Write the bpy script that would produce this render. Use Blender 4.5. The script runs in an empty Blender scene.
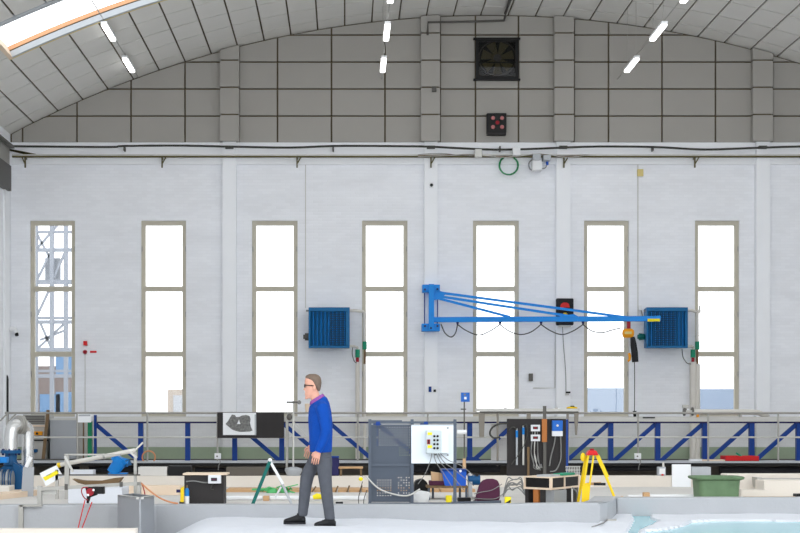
import bpy, bmesh, math, random
from mathutils import Vector, Matrix
random.seed(7)
sc = bpy.context.scene
col = sc.collection
R = math.radians

# ------------------------------------------------------------------ camera
F = 1570.0            # focal length in pixels of an 800 x 533 frame
CX, CY = 345.0, 420.0 # principal point (shift lens, verticals kept upright)
ZC = 1.25             # eye height above the basin bed
cam = bpy.data.cameras.new('camera'); camo = bpy.data.objects.new('camera', cam); col.objects.link(camo)
cam.sensor_width = 36.0; cam.sensor_fit = 'HORIZONTAL'
cam.lens = 36.0 * F / 800
cam.shift_x = (400 - CX) / 800
cam.shift_y = (CY - 266.5) / 800
cam.clip_end = 400
camo.location = (0, 0, ZC); camo.rotation_euler = (R(90), 0, 0)
sc.camera = camo

# ------------------------------------------------------------------ sky, exposure
SKY = 2.6
w = bpy.data.worlds.new('sky'); sc.world = w; w.use_nodes = True
bg = w.node_tree.nodes['Background']
bg.inputs[0].default_value = (0.93, 0.965, 1.0, 1); bg.inputs[1].default_value = SKY
vs = sc.view_settings
vs.view_transform = 'Standard'; vs.look = 'None'; vs.gamma = 1.0; vs.use_curve_mapping = False
vs.exposure = 0.20
sc.cycles.use_denoising = True
sc.cycles.max_bounces = 10; sc.cycles.diffuse_bounces = 6
sc.cycles.sample_clamp_indirect = 6

# hall dimensions
YW = 42.4                                   # back wall
def PX(px, Y): return (px - CX) / F * Y
def PZ(py, Y): return ZC + (CY - py) / F * Y
def P(px, py, Y): return Vector((PX(px, Y), Y, PZ(py, Y)))
XC, ZA, RA = PX(489, YW), PZ(1036, YW), 1020 * YW / F     # barrel vault axis and radius
XL = PX(11, YW); XR = 2 * XC - XL
YR = 9.0                                    # rear end of the built hall
def arch(x): return ZA + math.sqrt(RA * RA - (x - XC) ** 2)
def rib(n): return (-8.5 + 27.25 * n) / 1020.0
def on_arch(t, r=RA): return (XC + r * math.sin(t), ZA + r * math.cos(t))
SKYLIGHTS = [(33.6, 36.1), (25.4, 27.9), (17.2, 19.7)]

def portal(c, rot, sx, sy):
    l = bpy.data.lights.new('daylight_portal', 'AREA'); l.shape = 'RECTANGLE'; l.size = sx; l.size_y = sy
    l.energy = 1; l.cycles.is_portal = True
    o = bpy.data.objects.new('daylight_portal', l); col.objects.link(o)
    o.location = c; o.rotation_euler = rot
for (y0, y1) in SKYLIGHTS:
    for k in range(8):
        t = (rib(-16 + 4 * k) + rib(-12 + 4 * k)) / 2
        x, z = on_arch(t, RA + .24)
        portal((x, (y0 + y1) / 2, z), (0, t, 0), 3.0, y1 - y0)
portal((XC, YR, 5.6), (R(-90), 0, 0), XR - XL, 12.4)  # rear end left unwalled, an added opening for soft sky fill

# ------------------------------------------------------------------ helpers
def srgb(*c):
    return tuple(((v / 255) / 12.92 if v / 255 <= .04045 else ((v / 255 + .055) / 1.055) ** 2.4) for v in c) + (1,)
MATS = {}
def mat(name, c, rough=.6, metal=0.0, var=0.0, vscale=6.0, bump=0.0, bscale=30.0, emit=0.0, spec=.25, streak=None):
    if name in MATS: return MATS[name]
    m = bpy.data.materials.new(name); m.use_nodes = True
    nt = m.node_tree; b = nt.nodes['Principled BSDF']
    b.inputs['Base Color'].default_value = c; b.inputs['Roughness'].default_value = rough
    b.inputs['Metallic'].default_value = metal; b.inputs['Specular IOR Level'].default_value = spec
    if emit:
        b.inputs['Emission Color'].default_value = c; b.inputs['Emission Strength'].default_value = emit
    if var or bump:
        tc = nt.nodes.new('ShaderNodeTexCoord')
        if var:
            mp = nt.nodes.new('ShaderNodeMapping'); nt.links.new(tc.outputs['Object'], mp.inputs[0])
            if streak: mp.inputs['Scale'].default_value = streak
            n = nt.nodes.new('ShaderNodeTexNoise'); n.inputs['Scale'].default_value = vscale; n.inputs['Detail'].default_value = 5
            nt.links.new(mp.outputs[0], n.inputs['Vector'])
            mx = nt.nodes.new('ShaderNodeMix'); mx.data_type = 'RGBA'
            mx.inputs[6].default_value = tuple(max(0, v * (1 - var)) for v in c[:3]) + (1,)
            mx.inputs[7].default_value = tuple(min(1, v * (1 + var)) for v in c[:3]) + (1,)
            nt.links.new(n.outputs[0], mx.inputs[0]); nt.links.new(mx.outputs[2], b.inputs['Base Color'])
        if bump:
            n2 = nt.nodes.new('ShaderNodeTexNoise'); n2.inputs['Scale'].default_value = bscale; n2.inputs['Detail'].default_value = 4
            nt.links.new(tc.outputs['Object'], n2.inputs['Vector'])
            bp = nt.nodes.new('ShaderNodeBump'); bp.inputs['Strength'].default_value = bump; bp.inputs['Distance'].default_value = .02
            nt.links.new(n2.outputs[0], bp.inputs['Height']); nt.links.new(bp.outputs[0], b.inputs['Normal'])
    MATS[name] = m
    return m

def brick_mat(name, c, cm):
    m = bpy.data.materials.new(name); m.use_nodes = True; nt = m.node_tree; b = nt.nodes['Principled BSDF']
    b.inputs['Roughness'].default_value = .75
    tc = nt.nodes.new('ShaderNodeTexCoord'); mp = nt.nodes.new('ShaderNodeMapping')
    nt.links.new(tc.outputs['Object'], mp.inputs[0]); mp.inputs['Rotation'].default_value = (R(90), 0, 0)
    br = nt.nodes.new('ShaderNodeTexBrick'); br.inputs['Scale'].default_value = 1
    br.inputs['Brick Width'].default_value = .25; br.inputs['Row Height'].default_value = .08
    br.inputs['Mortar Size'].default_value = .006; br.inputs['Mortar Smooth'].default_value = .6
    br.inputs['Color1'].default_value = c; br.inputs['Color2'].default_value = tuple(v * .96 for v in c[:3]) + (1,)
    br.inputs['Mortar'].default_value = cm
    nt.links.new(mp.outputs[0], br.inputs['Vector'])
    n = nt.nodes.new('ShaderNodeTexNoise'); n.inputs['Scale'].default_value = .9; n.inputs['Detail'].default_value = 6
    mp2 = nt.nodes.new('ShaderNodeMapping'); mp2.inputs['Scale'].default_value = (.6, 1, 2.2); nt.links.new(tc.outputs['Object'], mp2.inputs[0])
    nt.links.new(mp2.outputs[0], n.inputs['Vector'])
    rr = nt.nodes.new('ShaderNodeMapRange'); rr.inputs[1].default_value = .3; rr.inputs[2].default_value = .7
    rr.inputs[3].default_value = .93; rr.inputs[4].default_value = 1.0
    nt.links.new(n.outputs[0], rr.inputs[0])
    mx = nt.nodes.new('ShaderNodeMix'); mx.data_type = 'RGBA'; mx.blend_type = 'MULTIPLY'; mx.inputs[0].default_value = 1
    nt.links.new(br.outputs[0], mx.inputs[6]); nt.links.new(rr.outputs[0], mx.inputs[7]); nt.links.new(mx.outputs[2], b.inputs['Base Color'])
    bp = nt.nodes.new('ShaderNodeBump'); bp.inputs['Strength'].default_value = .35; bp.inputs['Distance'].default_value = .01; bp.invert = True
    nt.links.new(br.outputs[1], bp.inputs['Height']); nt.links.new(bp.outputs[0], b.inputs['Normal'])
    MATS[name] = m; return m

def glass_mat(name, tint=(1, 1, 1, 1), gloss=.06, tr=.92):
    m = bpy.data.materials.new(name); m.use_nodes = True; nt = m.node_tree
    for n in list(nt.nodes):
        if n.type != 'OUTPUT_MATERIAL': nt.nodes.remove(n)
    out = [n for n in nt.nodes if n.type == 'OUTPUT_MATERIAL'][0]
    a = nt.nodes.new('ShaderNodeBsdfTransparent'); a.inputs[0].default_value = tuple(v * tr for v in tint[:3]) + (1,)
    g = nt.nodes.new('ShaderNodeBsdfGlossy'); g.inputs['Roughness'].default_value = .02
    mx = nt.nodes.new('ShaderNodeMixShader'); mx.inputs[0].default_value = gloss
    nt.links.new(a.outputs[0], mx.inputs[1]); nt.links.new(g.outputs[0], mx.inputs[2]); nt.links.new(mx.outputs[0], out.inputs[0])
    MATS[name] = m; return m

ORG = {}
def link(o, org):
    col.objects.link(o); ORG[o] = Vector(org); return o
class MB:
    def __init__(s): s.v = []; s.f = []
    def add(s, vs_, fs):
        b = len(s.v); s.v += [Vector(p) for p in vs_]; s.f += [tuple(b + i for i in f) for f in fs]; return s
    def box(s, x0, x1, y0, y1, z0, z1):
        x0, x1 = min(x0, x1), max(x0, x1); y0, y1 = min(y0, y1), max(y0, y1); z0, z1 = min(z0, z1), max(z0, z1)
        return s.add([(x0, y0, z0), (x1, y0, z0), (x1, y1, z0), (x0, y1, z0), (x0, y0, z1), (x1, y0, z1), (x1, y1, z1), (x0, y1, z1)],
                     [(0, 3, 2, 1), (4, 5, 6, 7), (0, 1, 5, 4), (1, 2, 6, 5), (2, 3, 7, 6), (3, 0, 4, 7)])
    def pb(s, x0, x1, y0, y1, Y, d):          # box given by its front face as seen at depth Y
        return s.box(PX(x0, Y), PX(x1, Y), Y, Y + d, PZ(y1, Y), PZ(y0, Y))
    def bar(s, a, b, wd, ht, up=(0, 0, 1)):   # rectangular bar from a to b; wd across, ht along 'up'
        a, b = Vector(a), Vector(b); d = (b - a).normalized(); u = Vector(up)
        if abs(d.dot(u)) > .99: u = Vector((0, 1, 0))
        sd = d.cross(u).normalized(); u = sd.cross(d).normalized()
        q = []
        for p in (a, b):
            for i, j in ((-1, -1), (1, -1), (1, 1), (-1, 1)): q.append(p + sd * (wd / 2 * i) + u * (ht / 2 * j))
        return s.add(q, [(0, 1, 2, 3), (7, 6, 5, 4), (0, 4, 5, 1), (1, 5, 6, 2), (2, 6, 7, 3), (3, 7, 4, 0)])
    def cyl(s, a, b, r0, r1=None, n=12):
        a, b = Vector(a), Vector(b); r1 = r0 if r1 is None else r1
        d = (b - a).normalized(); u = Vector((0, 0, 1)) if abs(d.z) < .9 else Vector((1, 0, 0))
        e = d.cross(u).normalized(); g = d.cross(e)
        q = []
        for p, r in ((a, r0), (b, r1)):
            for i in range(n):
                t = 2 * math.pi * i / n; q.append(p + e * (r * math.cos(t)) + g * (r * math.sin(t)))
        return s.add(q, [tuple(range(n)), tuple(range(2 * n - 1, n - 1, -1))] + [(i, i + n, (i + 1) % n + n, (i + 1) % n) for i in range(n)])
    def tube(s, pts, r, n=8, closed=False):
        pts = [Vector(p) for p in pts]; m = len(pts); rs = r if isinstance(r, (list, tuple)) else [r] * m
        rings = []; e = None
        for i, p in enumerate(pts):
            if closed: d = pts[(i + 1) % m] - pts[i - 1]
            else: d = pts[min(i + 1, m - 1)] - pts[max(i - 1, 0)]
            d = d.normalized()
            if e is None:
                u = Vector((0, 0, 1)) if abs(d.z) < .9 else Vector((1, 0, 0)); e = d.cross(u).normalized()
            else:
                e = (e - d * e.dot(d)).normalized()
            g = d.cross(e)
            rings.append([p + e * (rs[i] * math.cos(2 * math.pi * k / n)) + g * (rs[i] * math.sin(2 * math.pi * k / n)) for k in range(n)])
        return s.loft(rings, closed)
    def loft(s, rings, closed=False):
        n = len(rings[0]); m = len(rings); q = [p for r_ in rings for p in r_]; fs = []
        for i in range(m if closed else m - 1):
            j = (i + 1) % m
            for k in range(n): fs.append((i * n + k, i * n + (k + 1) % n, j * n + (k + 1) % n, j * n + k))
        if not closed: fs += [tuple(range(n - 1, -1, -1)), tuple(range((m - 1) * n, m * n))]
        return s.add(q, fs)
    def lathe(s, c, prof, n=20, axis='z'):
        c = Vector(c); rings = []
        for r, h in prof:
            ring = []
            for k in range(n):
                t = 2 * math.pi * k / n; a, b = r * math.cos(t), r * math.sin(t)
                ring.append(c + (Vector((a, b, h)) if axis == 'z' else Vector((a, h, -b)) if axis == 'y' else Vector((h, a, b))))
            rings.append(ring)
        return s.loft(rings)
    def prism(s, poly, y0, y1):               # polygon of (x, z) between two depths
        n = len(poly)
        return s.add([(x, y0, z) for x, z in poly] + [(x, y1, z) for x, z in poly],
                     [tuple(range(n)), tuple(range(2 * n - 1, n - 1, -1))] + [(i, i + n, (i + 1) % n + n, (i + 1) % n) for i in range(n)])
    def pprism(s, poly, Y, d): return s.prism([(PX(a, Y), PZ(b, Y)) for a, b in poly], Y, Y + d)
    def ball(s, c, rx, ry=None, rz=None, n=12, m=8):
        ry = rx if ry is None else ry; rz = rx if rz is None else rz; c = Vector(c); rings = []
        for i in range(m + 1):
            a = -math.pi / 2 + math.pi * (i + .15 * (1 if i == 0 else -1 if i == m else 0)) / m
            rings.append([c + Vector((rx * math.cos(a) * math.cos(2 * math.pi * k / n), ry * math.cos(a) * math.sin(2 * math.pi * k / n), rz * math.sin(a))) for k in range(n)])
        return s.loft(rings)
    def build(s, name, m, parent=None, smooth=False, bevel=0, org=None, raw=False):
        me = bpy.data.meshes.new(name)
        if org is None:
            if parent is not None: org = ORG[parent]
            else:
                lo = [min(p[i] for p in s.v) for i in range(3)]; hi = [max(p[i] for p in s.v) for i in range(3)]
                org = Vector(((lo[0] + hi[0]) / 2, (lo[1] + hi[1]) / 2, lo[2]))
        org = Vector(org)
        me.from_pydata([tuple(p - org) for p in s.v], [], s.f)
        bm = bmesh.new(); bm.from_mesh(me); bmesh.ops.recalc_face_normals(bm, faces=bm.faces[:]); bm.to_mesh(me); bm.free()
        me.materials.append(m if not isinstance(m, str) else MATS[m])
        if smooth:
            for p in me.polygons: p.use_smooth = True
            me.set_sharp_from_angle(angle=R(40))
        o = bpy.data.objects.new(name, me); link(o, org)
        if parent is not None:
            o.parent = parent; o.location = org - ORG[parent]
        else: o.location = org
        if bevel:
            b = o.modifiers.new('bevel', 'BEVEL'); b.width = bevel; b.segments = 2; b.limit_method = 'ANGLE'
        return o
def tag(o, label, cat, group=None):
    o['label'] = label; o['category'] = cat
    if group: o['group'] = group
    return o
def struct(o, label=None, kind='structure'):
    o['kind'] = kind
    if label: o['label'] = label
    return o
def thing(name, label, cat, loc, group=None):
    o = bpy.data.objects.new(name, None); o.empty_display_size = .1; link(o, loc); o.location = loc
    return tag(o, label, cat, group)
def inst(src, loc, parent=None, rot=None, name=None):       # share mesh data, own object
    o = src.copy(); col.objects.link(o); o.parent = parent
    base = ORG[parent] if parent is not None else Vector((0, 0, 0))
    o.location = Vector(loc) - base; ORG[o] = Vector(loc)
    if rot: o.rotation_euler = rot
    return o
def cable(pts, r=.012, n=6, sub=6):                          # smooth line through points
    pts = [Vector(p) for p in pts]; out = []
    for i in range(len(pts) - 1):
        p0 = pts[max(i - 1, 0)]; p1 = pts[i]; p2 = pts[i + 1]; p3 = pts[min(i + 2, len(pts) - 1)]
        for k in range(sub):
            t = k / sub
            out.append(.5 * ((2 * p1) + (p2 - p0) * t + (2 * p0 - 5 * p1 + 4 * p2 - p3) * t * t + (3 * p1 - p0 - 3 * p2 + p3) * t ** 3))
    out.append(pts[-1]); return MB().tube(out, r, n)
def cpx(pts, Y, r, **k): return cable([P(a, b, Y) for a, b in pts], r, **k)

# ------------------------------------------------------------------ materials
brick_mat('painted_brick', (.915, .93, .965, 1), (.86, .875, .915, 1))
brick_mat('grey_brick', (.70, .705, .71, 1), (.63, .64, .645, 1))
mat('white_plaster', (.90, .915, .94, 1), .8, var=.03, vscale=2)
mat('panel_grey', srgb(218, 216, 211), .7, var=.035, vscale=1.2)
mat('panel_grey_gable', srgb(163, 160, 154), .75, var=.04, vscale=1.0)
mat('joint_dark', srgb(98, 88, 70), .8)
mat('green_dado', srgb(146, 160, 138), .7, var=.12, vscale=3)
mat('concrete', srgb(208, 205, 200), .85, var=.08, vscale=2.5, bump=.2)
mat('concrete_cream', srgb(222, 214, 203), .85, var=.05, vscale=2, bump=.15)
mat('concrete_grey', srgb(172, 174, 177), .8, var=.06, vscale=2.2, bump=.2)
mat('concrete_dark_shade', srgb(98, 93, 86), .9, var=.2, vscale=2)  # concrete tone darkened for the shade below the walkway
mat('plaster_bed', srgb(212, 215, 221), .7, var=.03, vscale=3, bump=.3, bscale=6)
mat('water', srgb(150, 212, 222), .12, var=.05, vscale=2)
mat('window_frame', srgb(196, 190, 174), .5, var=.06, vscale=4)
mat('steel', srgb(168, 166, 160), .4, .6, var=.08)
mat('steel_light', srgb(198, 197, 192), .45, .3, var=.06)
mat('aged_steel', srgb(142, 136, 126), .55, .15, var=.1)
mat('steel_dark', srgb(92, 90, 86), .5, .3)
mat('galvanised', srgb(176, 180, 184), .5, .25, var=.08, vscale=8)
mat('sheet_metal', srgb(162, 165, 169), .42, .55, var=.06, vscale=3)
mat('stainless', srgb(205, 205, 203), .25, .75, var=.08, vscale=5)
mat('truss_blue', srgb(2, 56, 134), .45, var=.08)
mat('crane_blue', srgb(0, 136, 226), .4, var=.05)
mat('heater_blue', srgb(0, 98, 150), .45, var=.08)
mat('heater_dark', srgb(8, 62, 96), .5)
mat('pump_blue', srgb(16, 78, 124), .45, var=.15, vscale=8)
mat('valve_blue', srgb(20, 122, 200), .4, var=.1)
mat('sign_blue', srgb(28, 100, 190), .4)
mat('box_blue', srgb(30, 92, 200), .5)
mat('black', srgb(17, 17, 18), .5)
mat('board_black', srgb(46, 43, 43), .6, var=.15, vscale=5)
mat('rubber', srgb(38, 38, 42), .7)
mat('white_paint', srgb(232, 233, 234), .5)
mat('pipe_white', srgb(214, 210, 202), .5, var=.05)
mat('paper', srgb(238, 240, 242), .8)
mat('meter_white', srgb(222, 224, 228), .45)
mat('yellow', srgb(236, 200, 30), .45, var=.06)
mat('sign_yellow', srgb(244, 225, 40), .5)
mat('orange', srgb(240, 160, 28), .45)
mat('red', srgb(206, 28, 30), .45)
mat('red_dark', srgb(150, 25, 40), .5)
mat('lamp_red_off', srgb(190, 120, 120), .4)
mat('green', srgb(24, 120, 80), .5)
mat('teal', srgb(10, 100, 92), .45)
mat('valve_green', srgb(30, 140, 105), .5)
mat('hose_green', srgb(50, 140, 90), .5)
mat('net_green', srgb(92, 180, 112), .6, var=.15)
mat('tub_green', srgb(100, 126, 94), .6, var=.35, vscale=6)
mat('wood', srgb(196, 158, 116), .7, var=.15, vscale=5, streak=(1, 6, 6))
mat('wood_orange', srgb(178, 112, 60), .65, var=.15, vscale=6, streak=(6, 6, 1))
mat('wood_dark', srgb(118, 96, 70), .7, var=.15, vscale=6)
mat('wood_pale', srgb(226, 205, 182), .7, var=.08, vscale=4)
mat('wood_skylight', srgb(214, 160, 120), .6, var=.08)
mat('cardboard', srgb(212, 176, 136), .8)
mat('copper_hose', srgb(205, 140, 100), .5)
mat('rack_grey', srgb(86, 94, 106), .5, .1, var=.05)
mat('panel_mesh', srgb(80, 88, 100), .5, .1, var=.05)
mat('dot_pale', srgb(146, 154, 166), .5)
mat('cabinet_white', srgb(226, 234, 240), .4)
mat('control_grey', srgb(202, 212, 214), .45)
mat('purple', srgb(84, 44, 66), .85, var=.15, vscale=20)
mat('navy', srgb(38, 36, 84), .6)
mat('olive', srgb(96, 90, 62), .6)
mat('cable_grey', srgb(128, 128, 126), .6)
mat('cable_dark', srgb(66, 66, 62), .6)
mat('yellow_strip', srgb(214, 196, 130), .6)
mat('skin', srgb(214, 160, 138), .55, var=.05, vscale=12)
mat('hair', srgb(112, 96, 84), .7, var=.3, vscale=40)
mat('sweater', srgb(2, 68, 158), .85, var=.14, vscale=14, bump=.4, bscale=60)
mat('trousers', srgb(82, 85, 92), .8, var=.16, vscale=18, bump=.2, bscale=80)
mat('shoe', srgb(26, 26, 28), .5)
mat('shirt', srgb(140, 80, 150), .8, var=.5, vscale=60)
mat('tube_emit', (1, 1, 1, 1), .5, emit=3.5)
mat('map_print', srgb(120, 120, 118), .8, var=.99, vscale=20)
mat('building_brick', srgb(128, 116, 112), .8, var=.15)
mat('building_blue', srgb(140, 156, 178), .7)
mat('building_pale', srgb(168, 172, 178), .8)
mat('far_pane', srgb(104, 140, 178), .3)
mat('building_tan', srgb(170, 155, 140), .8)
mat('far_steel', srgb(150, 155, 164), .6)
mat('ground_out', srgb(120, 120, 116), .9)
glass_mat('window_glass')
glass_mat('cover_glass', gloss=.014, tr=.7)

# ================================================================== SETTING
WINX = [(30, 75), (141, 186), (252, 297.5), (362, 407.5), (473, 519), (584, 629), (695, 739.5), (806, 851), (917, 955)]
WZ0, WZ1 = PZ(416.5, YW), PZ(220.5, YW)
ZD = PZ(447, YW)                                # top of green band
GZ = PZ(143, YW)                                # bottom of the gable cladding
# floor
struct(MB().box(XL - .4, XR + .4, 4, YW + .4, -.9, -.6).build('floor', 'concrete'), 'concrete floor at the bottom of the trenches')
struct(MB().box(XL, XR, 4, 15.3, -.6, -.02).build('floor_bounce', 'plaster_bed'), 'unseen pale floor nearer the viewer, added to bounce light upwards')  # added pale floor out of view, lifts light onto walls and ceiling
# back wall
m = MB(); T = .45
xs = [XL - .5] + [PX(v, YW) for ab in WINX for v in ab] + [XR + .5]
for i in range(0, len(xs), 2): m.box(xs[i], xs[i + 1], YW, YW + T, WZ0, WZ1)
m.box(XL - .5, XR + .5, YW, YW + T, WZ1, GZ + .2)
wall = struct(m.build('wall_back', 'painted_brick'), 'white painted brick end wall of the hall')
MB().box(XL - .5, XR + .5, YW, YW + T, ZD, WZ0).build('wall_base', 'grey_brick', wall)
MB().box(XL - .5, XR + .5, YW - .01, YW + T, -.6, ZD).build('dado', 'green_dado', wall)
# gable backing
N = 40
poly = [(XL - .2, GZ)] + [(XR + .2, GZ)] + [(XR + .2 - (XR - XL + .4) * i / N, min(arch(max(XL, min(XR, XR + .2 - (XR - XL + .4) * i / N))) + .02, 99)) for i in range(N + 1)]
MB().prism(poly, YW - .06, YW + T).build('gable_backing', 'joint_dark', wall)
# ledge under the gable
MB().box(XL, XR, YW - .10, YW, PZ(165, YW), GZ).build('ledge', 'white_plaster', wall)
# gable panels
YP = YW - .13; gp = .045
vl = [[11, 22.5, 77, 131, 185, 221], [239, 277.5, 331.5, 385, 421.5], [440, 475.5, 518.5, 555], [574, 608.5, 662, 715.5, 753], [772.5, 808, 861, 914, 968]]
rows = [143, 116, 89, 62, 35, 8]
def gable_panel(xa, xb, za, zb, y0, y1, name='wall_panel', ma='panel_grey_gable'):
    K = 10; top = []
    for i in range(K + 1):
        x = xa + (xb - xa) * i / K
        if x < XL or x > XR: continue
        top.append((x, min(zb, arch(x) - .03)))
    top = [(x, max(z, za)) for x, z in top]
    if max(z for x, z in top) < za + .03: return
    # keep the span that rises above the sill line
    idx = [i for i, (x, z) in enumerate(top) if z > za + 1e-4]
    a, b = max(idx[0] - 1, 0), min(idx[-1] + 1, len(top) - 1)
    top = top[a:b + 1]
    poly = []
    if top[0][1] > za + 1e-4: poly.append((top[0][0], za))
    poly += [top[0]] + [p for i, p in enumerate(top[1:-1], 1) if abs(p[1] - top[i - 1][1]) > 1e-5 or abs(p[1] - top[i + 1][1]) > 1e-5] + [top[-1]]
    if top[-1][1] > za + 1e-4: poly.append((top[-1][0], za))
    mb = MB().prism(poly, y0, y1)
    cx = sum(p[0] for p in poly) / len(poly)
    return mb.build(name, ma, wall, org=(cx, y1, za))
for seg in vl:
    for i in range(len(seg) - 1):
        for r_ in range(5):
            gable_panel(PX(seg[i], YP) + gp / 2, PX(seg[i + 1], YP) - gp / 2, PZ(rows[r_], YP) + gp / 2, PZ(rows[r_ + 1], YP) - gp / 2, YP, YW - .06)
# pilasters: slender below, clad boxes above
PIL = [(222.5, 236, 220, 239), (424.5, 437.5, 421, 440), (556.5, 570.5, 554.5, 574), (756.5, 770, 753, 773)]
YPB, YPT = YW - .22, YW - .36
for a, b, c, d in PIL:
    m = MB().box(PX(a, YPB), PX(b, YPB), YPB, YW, WZ0, GZ + .1); m.build('pilaster', 'white_plaster', wall)
    MB().box(PX(a, YPB), PX(b, YPB), YPB, YW, ZD, WZ0).build('pilaster_base', 'grey_brick', wall); MB().box(PX(a, YPB) - .005, PX(b, YPB) + .005, YPB - .005, YW, -.6, ZD).build('pilaster_dado', 'green_dado', wall)
    MB().box(PX(c, YPT) + .03, PX(d, YPT) - .03, YPT + .04, YW - .06, GZ + .05, arch(PX((c + d) / 2, YPT)) - .1).build('pilaster_core', 'joint_dark', wall)
    for r_ in range(5):
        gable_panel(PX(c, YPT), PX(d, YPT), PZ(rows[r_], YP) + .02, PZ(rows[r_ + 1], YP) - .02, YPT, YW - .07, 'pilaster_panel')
# side walls
for nm, x0, x1 in (('wall_left', XL - .4, XL), ('wall_right', XR, XR + .4)):
    o = struct(MB().box(x0, x1, YR, YW, -.6, arch(XL) + .06).build(nm, 'painted_brick'))
    o['label'] = 'white painted brick side wall ' + ('on the left' if 'left' in nm else 'on the right')
    if nm == 'wall_left': MB().box(XL, XL + .06, YW - 1.0, YW - .5, -.6, 8.4).build('pilaster', 'white_plaster', o)
# ceiling: dark backing shell + separate panels
def in_sky(n, ya, yb): return -16 <= n < 16 and any(ya < b_ - .01 and yb > a_ + .01 for a_, b_ in SKYLIGHTS)
bounds = [YW - .06, 41.4, 40.1, 38.8, 37.5, 36.1, 34.85, 33.6, 32.3, 31.0, 29.7, 28.8, 27.9, 26.65, 25.4, 24.1, 22.8, 21.5, 20.6, 19.7, 18.45, 17.2, 15.9, 14.6, 13.3, 12, 10.7, YR]
sh = MB()
for i in range(len(bounds) - 1):
    for n in range(-19, 19):
        if in_sky(n, bounds[i + 1], bounds[i]): continue
        (xa, za), (xb, zb) = on_arch(rib(n), RA + .05), on_arch(rib(n + 1), RA + .05)
        y_far = bounds[i] if i else YW + .44
        sh.add([(xa, y_far, za), (xb, y_far, zb), (xb, bounds[i + 1], zb), (xa, bounds[i + 1], za)], [(0, 1, 2, 3)])
ceil = struct(sh.build('ceiling', 'joint_dark'), 'barrel vaulted ceiling clad in grey panels')
ARC = 27.25 / 1020 * RA
src = {}; rest = MB()
for i in range(len(bounds) - 1):
    yb, ya = bounds[i], bounds[i + 1]; L = yb - ya
    for n in range(-18, 18):
        if in_sky(n, ya, yb): continue
        vis = (i < 5 and n <= 13) or (n <= -9 and i < 9)
        t = (rib(n) + rib(n + 1)) / 2; x, z = on_arch(t); c = Vector((x, (ya + yb) / 2, z))
        hw, hl = (ARC - .042) / 2, (L - .05) / 2
        if vis:
            k = round(L, 2)
            if k not in src:
                o = MB().box(-hw, hw, -hl, hl, 0, .04).build('ceiling_panel', 'panel_grey', org=(0, 0, 0)); src[k] = o
                o.parent = ceil; o.location = c - ORG[ceil]; o.rotation_euler = (0, t, 0)
            else:
                inst(src[k], c, ceil, (0, t, 0))
        else:
            ex = Vector((math.cos(t), 0, -math.sin(t))); ez = Vector((math.sin(t), 0, math.cos(t))); q = []
            for dz in (0, .04):
                for sx, sy in ((-1, -1), (1, -1), (1, 1), (-1, 1)): q.append(c + ex * hw * sx + Vector((0, hl * sy, 0)) + ez * dz)
            rest.add(q, [(0, 3, 2, 1), (4, 5, 6, 7), (0, 1, 5, 4), (1, 2, 6, 5), (2, 3, 7, 6), (3, 0, 4, 7)])
o = rest.build('far_ceiling_panels', 'panel_grey', ceil); o['kind'] = 'stuff'
# skylights
for si, (y0, y1) in enumerate(SKYLIGHTS):
    root = bpy.data.objects.new('window_%d' % (10 + si), None); link(root, (XC, (y0 + y1) / 2, arch(XC))); root.location = ORG[root]
    struct(root, ['bright roof skylight strip nearest the end wall', 'second roof skylight strip from the end wall', 'third roof skylight strip from the end wall'][si])
    def band(ya, yb, ra, rb, n0=-16, n1=16):
        rings = []
        for k in range((n1 - n0) * 2 + 1):
            t = rib(n0 + k / 2); q = []
            for y, r_ in ((ya, ra), (yb, ra), (yb, rb), (ya, rb)):
                x, z = on_arch(t, r_); q.append((x, y, z))
            rings.append(q)
        return MB().loft(rings)
    band(y1 - .10, y1 + .01, RA - .05, RA + .08).build('trim', 'galvanised', root)
    band(y0 - .01, y0 + .10, RA - .05, RA + .08).build('trim', 'galvanised', root)
    band(y1 + .01, y1 + .06, RA - .055, RA + .02).build('edge_strip', 'yellow_strip', root)
    band(y1 - .085, y1 - .02, RA + .08, RA + .11).build('groove', 'joint_dark', root)
    band(y1 - .10, y1, RA + .11, RA + .20).build('curb', 'wood_skylight', root)
    band(y0, y0 + .10, RA + .08, RA + .20).build('curb', 'wood_skylight', root)
    for n0, s_ in ((-16, 1), (16, -1)):
        a, b = (rib(n0), rib(n0 + .13 * s_)); q = []
        for t in (a, b):
            for y, r_ in ((y0, RA - .06), (y1, RA - .06), (y1, RA + .20), (y0, RA + .20)):
                x, z = on_arch(t, r_); q.append((x, y, z))
        MB().loft([q[:4], q[4:]]).build('end_trim', 'wood_pale', root)
    for k in range(8):
        band(y0 + .02, y1 - .02, RA + .18, RA + .186, -16 + 4 * k, -12 + 4 * k).build('pane', 'window_glass', root)
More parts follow.
